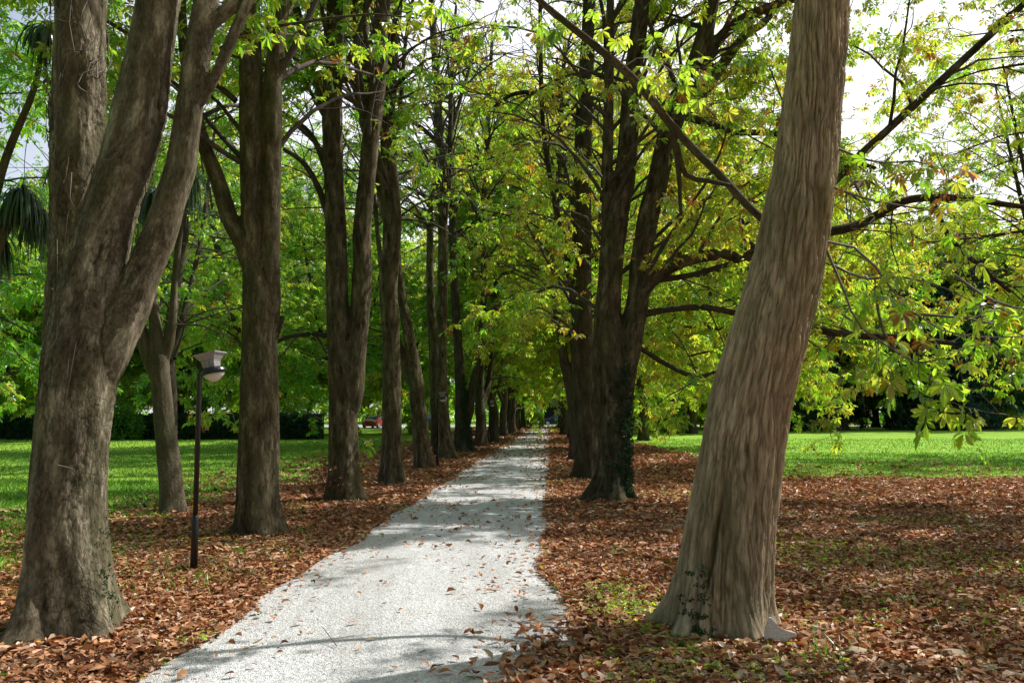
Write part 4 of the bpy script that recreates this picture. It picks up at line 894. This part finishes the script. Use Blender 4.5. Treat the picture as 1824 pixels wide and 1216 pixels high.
# ------------------------------------------------------------------ far woodland behind everything
rng = np.random.default_rng(31)
def wood(name, label, x0, x1, y0, y1, h, N, leafm, tint, ls, gaps=True):
    acc = Acc(); x = rng.uniform(x0, x1, N*2); y = rng.uniform(y0, y1, N*2)
    top = h*(.55+.8*n2(x, y, 9., 12)); z = rng.uniform(0, 1, N*2)**.8*top
    k = fbm(np.stack([x/3.5, y/5, z/2.6], 1), 2, 8) > (.50 if gaps else .42); x, y, z = x[k], y[k], z[k]; m = len(x)
    ti = np.clip(tint[0]+(n2(x, y, 8., 3)-.5)*.6+rng.normal(0, tint[1], m), 0, .82)
    palm_leaves(acc, rng, np.stack([x, y, z+.2], 1), norm(rng.normal(0, 1, (m, 3))), norm(np.array((0, 0, .6))+rng.normal(0, .6, (m, 3))), ls*rng.uniform(.6, 1.3, m), ti, 2)
    return tag(link(name, acc.mesh(name, [M[leafm]])), label, 'woodland', kind='stuff')
wood('far_woodland', 'mass of dark woodland closing off the far left of the park', -110, -8, 122, 140, 24, 26000, 'leaf', (.25, .15), .9)
wood('far_woodland', 'mass of woodland closing off the far right of the park', 8, 130, 122, 142, 26, 32000, 'leaf', (.3, .15), .9)
wood('far_woodland', 'woodland closing the view behind the stone building', -30, 34, 146, 160, 26, 16000, 'leaf', (.45, .15), 1.)
# ------------------------------------------------------------------ built things
def bm_obj(name, bm, mat, parent=None, smooth=False, bevel=0):
    if bevel: bmesh.ops.bevel(bm, geom=bm.edges[:], offset=bevel, segments=2, affect='EDGES', profile=.6)
    me = bpy.data.meshes.new(name); bmesh.ops.recalc_face_normals(bm, faces=bm.faces); bm.to_mesh(me); bm.free(); me.materials.append(mat)
    if smooth: me.polygons.foreach_set('use_smooth', np.ones(len(me.polygons), bool))
    o = bpy.data.objects.new(name, me); COL.objects.link(o); o.parent = parent; return o
def box(bm, c, s, taper=1., rot=None):
    vs = []
    for z in (-1, 1):
        k = 1 if z < 0 else taper
        for x, y in ((-1, -1), (1, -1), (1, 1), (-1, 1)):
            v = Vector((x*s[0]/2*k, y*s[1]/2*k, z*s[2]/2))
            if rot is not None: v = rot @ v
            vs.append(bm.verts.new(v+Vector(c)))
    for f in ((0, 3, 2, 1), (4, 5, 6, 7), (0, 1, 5, 4), (1, 2, 6, 5), (2, 3, 7, 6), (3, 0, 4, 7)): bm.faces.new([vs[i] for i in f])
def lathe(bm, prof, seg=20, mat=Matrix.Identity(4), sx=1, sy=1):
    rings = [[bm.verts.new(mat @ Vector((r*math.cos(2*math.pi*k/seg)*sx, r*math.sin(2*math.pi*k/seg)*sy, z))) for k in range(seg)] for r, z in prof]
    for a, b in zip(rings, rings[1:]):
        for k in range(seg): bm.faces.new((a[k], a[(k+1) % seg], b[(k+1) % seg], b[k]))
    bm.faces.new(rings[0][::-1]); bm.faces.new(rings[-1])
def lamp(x, y, rz, tilt, label):
    t = thing('lamp_post', (x, y, 0), label, 'lamp post', 'low lamp posts along the left row'); t.rotation_euler.z = rz
    bm = bmesh.new(); lathe(bm, [(.026, .5), (.026, 1.98), (.03, 1.985), (.03, 2.0), (.012, 2.02)]); bm_obj('pole', bm, M['black_metal'], t, True)
    bm = bmesh.new(); lathe(bm, [(.036, -.1), (.036, .52), (.031, .56), (.027, .565)]); bm_obj('base_sleeve', bm, M['black_metal'], t, True)
    A = Matrix.Translation((.15, 0, 2.02)) @ Matrix.Rotation(tilt, 4, 'Y')
    bm = bmesh.new(); lathe(bm, [(.02, -.012), (.10, -.035), (.128, -.02), (.135, .0), (.125, .022), (.08, .045), (.05, .052)], 24, A, 1, .85)
    box(bm, (.04, 0, 1.985), (.12, .04, .03)); bm_obj('housing', bm, M['black_metal'], t, False)
    bm = bmesh.new(); lathe(bm, [(.012, -.102), (.05, -.088), (.085, -.06), (.116, -.026)], 24, A, 1, .85); bm_obj('lens', bm, M['lens'], t, True)
    R3 = A.to_3x3(); up_ = R3 @ Vector((0, 0, 1)); o = A.translation
    bm = bmesh.new(); box(bm, o+up_*.078-Vector((.01, 0, 0)), (.125, .125, .07), 1.12, R3); box(bm, o+up_*.118-Vector((.01, 0, 0)), (.15, .15, .012), 1., R3); bm_obj('neck', bm, M['white_plastic'], t)
    bm = bmesh.new(); box(bm, o+up_*.150-Vector((.01, 0, 0)), (.16, .16, .052), 1.42, R3); box(bm, o+up_*.183-Vector((.01, 0, 0)), (.25, .25, .014), 1.02, R3); bm_obj('hood', bm, M['white_plastic'], t)
    bm = bmesh.new(); box(bm, o+up_*.10-Vector((.01, .07, 0)), (.018, .02, .12), 1., R3); bm_obj('bracket', bm, M['white_plastic'], t)
for px, py, rz, tl, lb in ((345, 1012, -.15, R(-12), 'black lamp post with tilted pale head, nearest the camera'), (779, 832, .1, R(-6), 'black lamp post standing against the sixth left trunk'), (871, 792, .1, R(0), 'small distant black lamp post far down the left row')):
    Y = Dg(py); c, _ = at(px, py, Y); lamp(float(c[0]), Y, rz, tl, lb)

def car(x, y, rz, paint, label, L=4.3, Wd=1.75, H=1.45, kind='saloon', dirn=1):
    """car built nose toward -x, then turned"""
    t = thing('parked_car', (x, y, .0), label, 'car', 'cars parked at the far road'); t.rotation_euler.z = rz
    if kind == 'saloon':
        low = [(-.5, .28, .55, .80), (-.49, .22, .66, .90), (-.43, .20, .74, .97), (-.33, .18, .82, 1.), (-.22, .18, .90, 1.), (0, .18, .93, 1.), (.25, .18, .95, 1.), (.38, .2, .97, .99), (.46, .22, .95, .95), (.495, .26, .88, .88), (.5, .32, .72, .84)]
        top = [(-.24, .905), (-.10, 1.0), (.0, 1.0), (.14, .985), (.22, .95), (.38, .96)]; roof = [(-.23, .90), (-.09, 1.36), (.02, 1.44), (.14, 1.43), (.24, 1.34), (.38, .97)]
    else:
        low = [(-.5, .3, .60, .80), (-.48, .24, .74, .92), (-.42, .2, .86, .98), (-.30, .18, .98, 1.), (-.1, .18, 1.02, 1.), (.2, .18, 1.04, 1.), (.42, .2, 1.05, .98), (.48, .24, 1.05, .93), (.5, .30, 1.0, .90)]
        top = [(-.32, .99), (-.1, 1.02), (.1, 1.03), (.3, 1.04), (.47, 1.05)]; roof = [(-.32, .98), (-.12, 1.52), (.1, 1.6), (.38, 1.58), (.485, 1.06)]
    bm = bmesh.new(); rings = []
    for fx, zb, zt, w in low:
        hw = Wd/2*w; pr = [(-hw*.9, zb), (-hw, zb+.12), (-hw, (zb+zt)/2), (-hw*.985, zt-.05), (-hw*.9, zt), (hw*.9, zt), (hw*.985, zt-.05), (hw, (zb+zt)/2), (hw, zb+.12), (hw*.9, zb)]
        rings.append([bm.verts.new((fx*L, yy, zz)) for yy, zz in pr])
    for a, b in zip(rings, rings[1:]):
        for k in range(10): bm.faces.new((a[k], a[(k+1) % 10], b[(k+1) % 10], b[k]))
    bm.faces.new(rings[0][::-1]); bm.faces.new(rings[-1]); body = bm_obj('body', bm, M[paint], t, False)
    # cabin: glass block with painted roof and pillars
    def cab(name, mat, shrink, z0, z1, parent=t):
        bm = bmesh.new(); rg_ = []
        for fx, z in roof:
            zz = min(z, z1); hw = Wd/2*(.93-.26*(zz-.9)/.6)-shrink; rg_.append([bm.verts.new((fx*L, -hw, zz)), bm.verts.new((fx*L, hw, zz))])
        bt = [[bm.verts.new((fx*L, -Wd/2*.93+shrink, z0)), bm.verts.new((fx*L, Wd/2*.93-shrink, z0))] for fx, z in roof]
        for i in range(len(roof)-1):
            bm.faces.new((rg_[i][0], rg_[i][1], rg_[i+1][1], rg_[i+1][0]))
            for s_ in (0, 1): bm.faces.new((bt[i][s_], bt[i+1][s_], rg_[i+1][s_], rg_[i][s_]))
        return bm_obj(name, bm, mat, parent)
    cab('window', M['glass'], 0., .88, 9)
    bm = bmesh.new()
    mid = roof[1:-1]
    hwf = lambda z: Wd/2*(.93-.26*(z-.9)/.6)
    tv = [[bm.verts.new((fx*L, s_*(hwf(z)+.01), z+dz)) for s_ in (-1, 1) for dz in ((-.05, .015) if s_ < 0 else (.015, -.05))] for fx, z in mid]
    for a, b in zip(tv, tv[1:]):
        for k in range(3): bm.faces.new((a[k], a[k+1], b[k+1], b[k]))
    for s_ in (-1, 1):
        for i0, i1 in ((0, 1), (len(roof)-1, len(roof)-2)):
            (xa, za), (xb, zb_) = roof[i0], roof[i1]; d = .05/L*4
            q = [bm.verts.new(((xa)*L, s_*(hwf(za)+.012), za)), bm.verts.new(((xa+d*(1 if i0 == 0 else -1))*L, s_*(hwf(za)+.012), za)), bm.verts.new(((xb+d*(1 if i0 == 0 else -1))*L, s_*(hwf(zb_)+.012), zb_)), bm.verts.new((xb*L, s_*(hwf(zb_)+.012), zb_))]; bm.faces.new(q)
        xm = .07; q = [bm.verts.new((xx*L, s_*(hwf(zz)+.012), zz)) for xx, zz in ((xm, .9), (xm+.022, .9), (xm+.018, roof[2][1]), (xm-.002, roof[2][1]))]; bm.faces.new(q)
    bm_obj('roof', bm, M[paint], t)
    for fx in (-.315, .30):
        for s_ in (-1, 1):
            Mx = Matrix.Translation((fx*L, s_*(Wd/2-.09), .31)) @ Matrix.Rotation(math.pi/2, 4, 'X')
            bm = bmesh.new(); lathe(bm, [(.24, -.10), (.305, -.09), (.315, -.05), (.315, .05), (.305, .09), (.24, .10)], 24, Mx); w = bm_obj('wheel', bm, M['tyre'], t, False)
            bm = bmesh.new(); lathe(bm, [(.21, -.108), (.215, -.09), (.215, .09), (.21, .108)], 16, Mx); bm_obj('rim', bm, M['rim'], w)
    z0 = .62 if kind == 'saloon' else .72
    for s_ in (-1, 1):
        bm = bmesh.new(); box(bm, (-.478*L, s_*Wd*.36, z0), (.16, .34, .14)); bm_obj('headlight', bm, M['headlight'], t, bevel=.02)
        bm = bmesh.new(); box(bm, (.493*L, s_*Wd*.39, .82 if kind == 'saloon' else .95), (.08, .22, .16 if kind == 'saloon' else .34)); bm_obj('tail_light', bm, M['taillight'], t, bevel=.015)
        bm = bmesh.new(); box(bm, (-.17*L, s_*(Wd/2+.06), .98), (.10, .16, .11)); bm_obj('wing_mirror', bm, M[paint], t, bevel=.02)
    bm = bmesh.new(); box(bm, (.503*L, 0, .72 if kind == 'saloon' else .62), (.02, .5, .12)); bm_obj('number_plate', bm, M['plate'], t)
    bm = bmesh.new(); box(bm, (.5*L, 0, .40), (.10, Wd*.9, .16)); bm_obj('bumper', bm, M['tyre'], t, bevel=.03)
    return t
car(5.9, 109.3, R(2), 'navy_paint', 'dark navy car side on at the far end of the path')
car(-14.6, 90.5, R(78), 'red_paint', 'red hatchback seen from behind beyond the left lawn', 3.9, 1.7, 1.55, 'hatch')
car(-9.6, 99.5, R(20), 'blue_paint', 'bright blue car mostly hidden behind the left trunks', 4.2)
sheet('car_park', np.linspace(-26, -5.5, 5), np.linspace(87.5, 100.6, 4), .004, M['road'])

# stone building at the end of the avenue
t = thing('stone_building', (7.5, 128, 0), 'grey stone building with dark openings behind the navy car', 'building')
bm = bmesh.new(); wx = [-9, -3.4, -2.0, -.6, .4, 4.2, 5.4, 9]; 
for a, b in ((-9, -2.9), (-2.9, -.7), (-.7, 3.6), (3.6, 5.2), (5.2, 9)):
    if (a, b) == (-2.9, -.7): box(bm, ((a+b)/2, 0, 4.6), (b-a-.002, .6, 3.2))
    elif (a, b) == (3.6, 5.2): box(bm, ((a+b)/2, 0, .5), (b-a-.002, .6, 1.)); box(bm, ((a+b)/2, 0, 4.55), (b-a-.002, .6, 3.3))
    else: box(bm, ((a+b)/2, 0, 3.1), (b-a-.002, .6, 6.2))
box(bm, (0, 8.3, 3.1), (18, .6, 6.2)); box(bm, (-8.7, 4.15, 3.09), (.6, 7.7, 6.15)); box(bm, (8.7, 4.15, 3.09), (.6, 7.7, 6.15)); bm_obj('wall', bm, M['masonry'], t)
bm = bmesh.new(); box(bm, (-1.8, .12, 1.5), (2.18, .1, 2.98)); d = bm_obj('door', bm, M['dark_opening'], t)
bm = bmesh.new(); box(bm, (4.4, .12, 1.95), (1.58, .08, 1.88)); d = bm_obj('window', bm, M['dark_opening'], t)
bm = bmesh.new()
for xx in (3.65, 4.4, 5.15): box(bm, (xx, .05, 1.95), (.08, .06, 1.86))
bm_obj('window_frame', bm, M['white_plastic'], d)
bm = bmesh.new(); v = [bm.verts.new(q) for q in ((-9.5, -.7, 6.25), (9.5, -.7, 6.25), (9.5, 9.2, 6.25), (-9.5, 9.2, 6.25), (-9.5, 4.15, 10), (9.5, 4.15, 10))]
for f in ((0, 1, 5, 4), (2, 3, 4, 5), (0, 4, 3), (1, 2, 5), (0, 3, 2, 1)): bm.faces.new([v[i] for i in f])
bm_obj('roof', bm, M['slate'], t)

# stones
def stone(name, pts, Y, th, mat, label):
    t = bmesh.new(); F, Bk = [], []
    c0, m = at(pts[0][0], pts[0][1], Y)
    for px, py in pts:
        p, _ = at(px, py, Y); F.append(t.verts.new((p[0], Y, p[2]))); Bk.append(t.verts.new((p[0]*1.0+.01, Y+th, p[2]-.004)))
    t.faces.new(F); t.faces.new(Bk[::-1])
    for k in range(len(F)): t.faces.new((F[k], Bk[k], Bk[(k+1) % len(F)], F[(k+1) % len(F)]))
    return tag(bm_obj(name, t, M[mat], None, False, .004), label, 'stone')
stone('stone_shard', [(1362, 1150), (1361, 1126), (1365, 1112), (1369, 1100), (1374, 1099), (1379, 1108), (1388, 1117), (1400, 1122), (1418, 1127), (1420, 1132), (1405, 1136), (1390, 1150)], 5.93, .035, 'concrete', 'pale grey pointed shard of stone at the foot of the leaning trunk')
def pebble(px, py, sx, sy, sz, mat, label, seed):
    Y = Dg(py); c, _ = at(px, py, Y); bm = bmesh.new(); bmesh.ops.create_icosphere(bm, subdivisions=3, radius=1)
    V = np.array([v.co[:] for v in bm.verts]); k = 1+.3*(fbm(V*1.6+seed, 2, seed)-.5)
    for v, q in zip(bm.verts, k): v.co = Vector((v.co.x*sx*q, v.co.y*sy*q, v.co.z*sz*q))
    o = bm_obj('stone', bm, M[mat], None, True); o.location = (float(c[0]), Y, .035); return tag(o, label, 'stone')
pebble(1524, 1157, .085, .06, .035, 'rock_tan', 'smooth tan stone among the leaves right of the pale shard', 3)
pebble(1697, 1160, .08, .06, .03, 'rock_tan', 'tan stone lying in the leaves towards the right edge', 5)
pebble(1800, 905, .10, .07, .03, 'stone', 'whitish stone on the leaf covered ground near the right edge', 8)

# ivy on the second right trunk
def ivy(stem, z0, z1, n_, side, seed, label, size=.045):
    rg = np.random.default_rng(seed); acc = Acc(); P, r = resample(*stem, .1); m = (P[:, 2] > z0) & (P[:, 2] < z1); P, r = P[m], r[m]
    if len(P) < 3: return
    i = rg.integers(0, len(P), n_); w = rg.uniform(0, 1, n_) < .95-.55*(P[i, 2]-z0)/(z1-z0); i = i[w]
    a = R(side)+rg.normal(0, .55 if n_ > 300 else .16, len(i)); O = np.stack([np.cos(a), np.sin(a), 0*a], 1); C = P[i]+O*(r[i]*1.12+.012+rg.uniform(0, .05, len(i)))[:, None]; C[:, 2] += rg.uniform(-.08, .08, len(i))
    palm_leaves(acc, rg, C, norm(np.array((0, 0, -1.))+rg.normal(0, .5, (len(i), 3))), norm(O+rg.normal(0, .35, (len(i), 3))), size*rg.uniform(.6, 1.4, len(i)), rg.uniform(0, 1, len(i)), 2, 0)
    L = []
    for k in range(9 if n_ > 300 else 0):
        aa = R(side)+rg.normal(0, .4); pts = []
        for q in np.linspace(0, (len(P)-1)*rg.uniform(.5, .95), 9).astype(int): aa += rg.normal(0, .12); pts.append(P[q]+np.array((math.cos(aa), math.sin(aa), 0))*(r[q]*1.08+.01))
        L.append(pts)
    if L: tubes(acc, np.array(L), np.linspace(.012, .004, 9), 4, 1)
    tag(link('ivy', acc.mesh('ivy', [M['ivy'], M['twig']])), label, 'ivy')
ivy(S9[0], .05, 2.5, 1500, -35, 4, 'dark ivy climbing the right side of the second right trunk', .05)
ivy(S7[0], .05, 3.2, 900, -40, 6, 'ivy wrapped round the seventh left trunk', .07)
ivy((Pc, rc), .02, .55, 110, -128, 9, 'small patch of ivy at the foot of the leaning trunk', .03)
ivy(S1[0], .02, .9, 90, -12, 11, 'few ivy sprigs on the right foot of the grey trunk', .03)
# dried vine on the big grey trunk
rg = np.random.default_rng(12); acc = Acc()
for st, n_, zr in ((S1[1], 16, (2.4, 4.8)), (S1[0], 5, (.7, 3.6))):
    P, r = resample(*st, .1); L = []
    for k in range(n_):
        z0 = rg.uniform(*zr); j = int(np.argmin(np.abs(P[:, 2]-z0))); aa = rg.uniform(-2.6, -.6); pts = []
        for q in range(12):
            jj = min(max(j+int(q*rg.uniform(.3, .9)), 0), len(P)-1); aa += rg.normal(.05, .2); pts.append(P[jj]+np.array((math.cos(aa), math.sin(aa), 0))*(r[jj]*1.06+.012+abs(rg.normal(0, .012)))+np.array((0, 0, rg.normal(0, .02))))
        L.append(pts)
    tubes(acc, np.array(L), np.linspace(.006, .0025, 12), 4, 0)
tag(link('dried_vine', acc.mesh('dried_vine', [M['twig_pale']])), 'thin dried vine strands clinging to the big grey trunk', 'vine')
# dark twiggy shoots at the foot of the third trunk
acc = Acc(); rg = np.random.default_rng(14); b0 = S3[0][0][0]
p0 = b0+np.stack([rg.normal(-.2, .1, 26), rg.normal(-.3, .08, 26), rg.uniform(.05, .35, 26)], 1); B = wander(rg, p0, norm(rg.normal(0, 1, (26, 3))*np.array((1, .5, .6))+np.array((-.2, -.3, .4))), rg.uniform(.2, .5, 26), 5, .0, .2)
tubes(acc, B, np.linspace(.006, .003, 5), 3, 1); sprays(acc, rg, B, .003, 2, .12, 3, .06, (.05, .08, .1, .0), 1)
link('basal_shoots', acc.mesh('basal_shoots', [M['litter'], M['twig']]), t3)

# hedge and bushes
def leaf_box(name, x0, x1, y0, y1, h, N, leafm, tint, ls, label, cat, group=None):
    rg = np.random.default_rng(int(abs(x0*7+y0))); t = thing(name, ((x0+x1)/2, (y0+y1)/2, 0), label, cat, group); acc = Acc()
    f = rg.uniform(0, 1, N); x = rg.uniform(x0, x1, N); front = f < .6; y = np.where(front, y0, rg.uniform(y0, y1, N)); z = np.where(front, rg.uniform(.05, h, N), h)
    wob = .34*(n2(x, z*3, .9, 4)-.5); y = y+wob+rg.normal(0, .05, N); z = z+np.where(front, 0, wob*1.4+rg.normal(0, .04, N)); C = np.stack([x, y, z], 1)
    palm_leaves(acc, rg, C, norm(rg.normal(0, 1, (N, 3))+np.array((0, -.5, 0))), norm(rg.normal(0, .6, (N, 3))+np.array((0, -.6, .7))), ls*rg.uniform(.6, 1.3, N), np.clip(rg.normal(tint, .2, N), 0, .8), 2)
    link('foliage', acc.mesh('foliage', [M[leafm]]), t)
    bm = bmesh.new(); box(bm, (0, .06, h/2-.06), (x1-x0-.2, y1-y0-.25, h-.1)); bm_obj('shade_core', bm, M['dark_core'], t); return t  # solid near-black box: the shade inside the hedge is put into its colour
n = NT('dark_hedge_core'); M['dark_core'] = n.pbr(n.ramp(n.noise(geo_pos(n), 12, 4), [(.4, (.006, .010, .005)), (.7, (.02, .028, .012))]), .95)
leaf_box('hedge', -37, -11.5, 51, 52.3, 1.45, 15000, 'dark_leaf', .3, .13, 'long dark clipped hedge closing the left lawn', 'hedge')  # dark leaf colour carries the shade the hedge stands in
def bush(x, y, rx, ry, h, N, leafm, tint, ls, label, group, seed):
    rg = np.random.default_rng(seed); t = thing('bush', (x, y, 0), label, 'bush', group); acc = Acc()
    u = norm(rg.normal(0, 1, (N, 3))); u[:, 2] = np.abs(u[:, 2]); k = (.72+.5*fbm(u*2.2+seed, 3, seed))*rg.uniform(.8, 1.04, N); C = np.stack([x+u[:, 0]*rx*k, y+u[:, 1]*ry*k, .1+u[:, 2]*h*k], 1)
    palm_leaves(acc, rg, C, norm(u+rg.normal(0, .6, (N, 3))+np.array((0, 0, -.3))), norm(u+rg.normal(0, .5, (N, 3))+np.array((0, 0, .4))), ls*rg.uniform(.6, 1.3, N), np.clip(rg.normal(tint, .18, N), 0, .8), 2)
    st = wander(rg, np.zeros((14, 3))+np.array((x, y, 0.)), norm(rg.normal(0, 1, (14, 3))*np.array((.7, .7, .2))+np.array((0, 0, 1.))), np.full(14, h*.8), 6, .05, .1); 
    link('foliage', acc.mesh('foliage', [M[leafm]]), t); a2 = Acc(); tubes(a2, st, np.linspace(.05, .015, 6), 5, 0); link('stems', a2.mesh('stems', [M['twig']]), t)
BG = 'bushes at the far side of the right lawn'
bush(13.6, 72.5, 2.1, 1.8, 3.0, 3800, 'dark_leaf', .2, .2, 'rounded dark bush between the ivy trunk and the leaning trunk', BG, 1)
bush(38.5, 80, 3.4, 2.6, 3.8, 5200, 'dark_leaf', .35, .24, 'wide dark bush among the conifers on the right', BG, 2)
bush(25.2, 74, 1.8, 1.5, 2.6, 2600, 'dark_leaf', .1, .2, 'small dark bush just right of the leaning trunk', BG, 3)
bush(60, 88, 4, 3, 3.4, 4200, 'dark_leaf', .5, .26, 'low green bush at the right end of the far lawn', BG, 7)
BH = 'pale shrubs behind the hedge'
bush(-30.5, 54.2, 2.6, 1.2, 2.5, 3000, 'leaf', .25, .15, 'glossy pale shrub above the hedge at the far left', BH, 4)
bush(-23.5, 50.4, 1.6, .8, 2.2, 2200, 'leaf', .2, .13, 'shrub in front of the hedge beside the cordyline stem', BH, 5)
bush(-15.5, 54.5, 2.2, 1.2, 2.3, 2600, 'leaf', .3, .14, 'shrub above the hedge near the first lamp post', BH, 6)
bush(2.2, 99, 1.6, 1.2, 2.2, 1800, 'leaf', .4, .2, 'leafy bush at the left of the road end of the path', 'bushes by the road', 8)
bush(8.6, 98, 1.6, 1.4, 3.0, 2200, 'leaf', .55, .2, 'bright green bush half covering the navy car', 'bushes by the road', 9)

# cordylines
def cordyline(stems, Y, heads, label, seed, drop=.12, ln=.75, wid=.011):
    S = [skel(s, Y) for s in stems]; b = S[0][0][0]; S[0][0][0][2] = 0
    t = thing('cordyline', (float(b[0]), float(b[1]), 0), label, 'cordyline', 'strap leaved cordylines'); rg = np.random.default_rng(seed)
    link('trunk', fused_trunk('trunk', S, .02, M['bark_cord'], (.25, 4, .2, 1), .006, seed, plate=(.03, .04)), t)
    for hx, hy, dy, n_ in heads:
        c, _ = at(hx, hy, Y+dy); acc = Acc(); u = norm(rg.normal(0, 1, (n_, 3))+np.array((0, 0, -.25))); L = ln*rg.uniform(.6, 1.15, n_); P = wander(rg, c+u*.03, u, L, 8, drop*3.2, .04)
        T_, S_, U_ = frames(P); w = np.array((.5, .9, 1, 1, .9, .7, .45, .05))*wid; V = np.stack([P-S_*w[None, :, None], P+U_*.006, P+S_*w[None, :, None]], 2)
        i = np.arange(n_*24).reshape(n_, 8, 3); Q = np.concatenate([np.stack([i[:, :-1, k], i[:, :-1, k+1], i[:, 1:, k+1], i[:, 1:, k]], -1).reshape(-1, 4) for k in (0, 1)])
        tt_ = np.tile(np.repeat(np.clip(rg.normal(.35, .25, n_)+(u[:, 2] < -.5)*.4, 0, 1), 7), 2); acc.add(V.reshape(-1, 3), Q, 0, tt_, np.tile(np.repeat(rg.uniform(0, 1, n_), 7), 2)); link('leaf_head', acc.mesh('leaf_head', [M['strap']]), t)
cordyline([[(308, 914, 46), (303, 840, 40), (294, 760, 36), (287, 690, 34), (283, 640, 34), (279, 600, 24), (273, 540, 16), (271, 470, 13), (275, 400, 11)],
           [(278, 690, 24), (262, 630, 24), (245, 570, 24), (225, 500, 18), (212, 430, 15)],
           [(288, 660, 26), (300, 620, 17), (308, 560, 14), (312, 490, 12), (322, 400, 11), (330, 340, 10)]], 13.7,
          [(275, 340, 0, 130), (212, 390, .2, 110), (335, 300, -.1, 130)], 'slender corky stemmed cordyline between the grey trunk and the lamp post', 21, .22, .95)
cordyline([[(-90, 960, 40), (-75, 760, 34), (-45, 560, 28), (10, 400, 20), (35, 350, 16)], [(-60, 640, 22), (-40, 500, 18), (5, 300, 14), (60, 160, 11), (80, 60, 9)]], 11.5,
          [(38, 340, 0, 190), (70, 380, .3, 150), (82, 50, 0, 120), (-5, 420, .2, 120)], 'dark drooping strap leaves hanging at the upper left edge', 22, .2, .62, .019)

for k, (x, y) in enumerate(((-4.3, -5.5), (-4.0, -10.5), (1.9, -6), (1.2, -11), (-9.5, -6), (7.5, -7))):  # unseen trees added to hold back sky light from behind the camera
    place(row_p[k % 3], x, y, 'unseen chestnut of the avenue, added behind the camera to cut sky light', 'unseen avenue trees added behind the camera', 1., k*1.3)

# broken twigs lying in the litter
rg = np.random.default_rng(55); N = 420; acc = Acc(); y = 3.4+rg.uniform(0, 1, N)**1.4*16; x = rg.uniform(-1, 1, N)*(.64*y+.5); k = rg.uniform(0, 1, N) < np.clip(litter(x, y)+.03, 0, 1); x, y = x[k], y[k]; N = len(x)
d = rg.normal(0, 1, (N, 3))*np.array((1, 1, .06)); T = wander(rg, np.stack([x, y, rg.uniform(.04, .065, N)], 1), d, rg.uniform(.06, .38, N), 5, 0., .07); T[:, :, 2] = np.clip(T[:, :, 2], .035, .10)
tubes(acc, T, rg.uniform(.002, .0055, N)[:, None]*np.linspace(1, .5, 5)[None], 4, 0)
tag(link('fallen_twigs', acc.mesh('fallen_twigs', [M['twig_pale']])), 'thin broken twigs lying among the fallen leaves', 'twigs', kind='stuff')
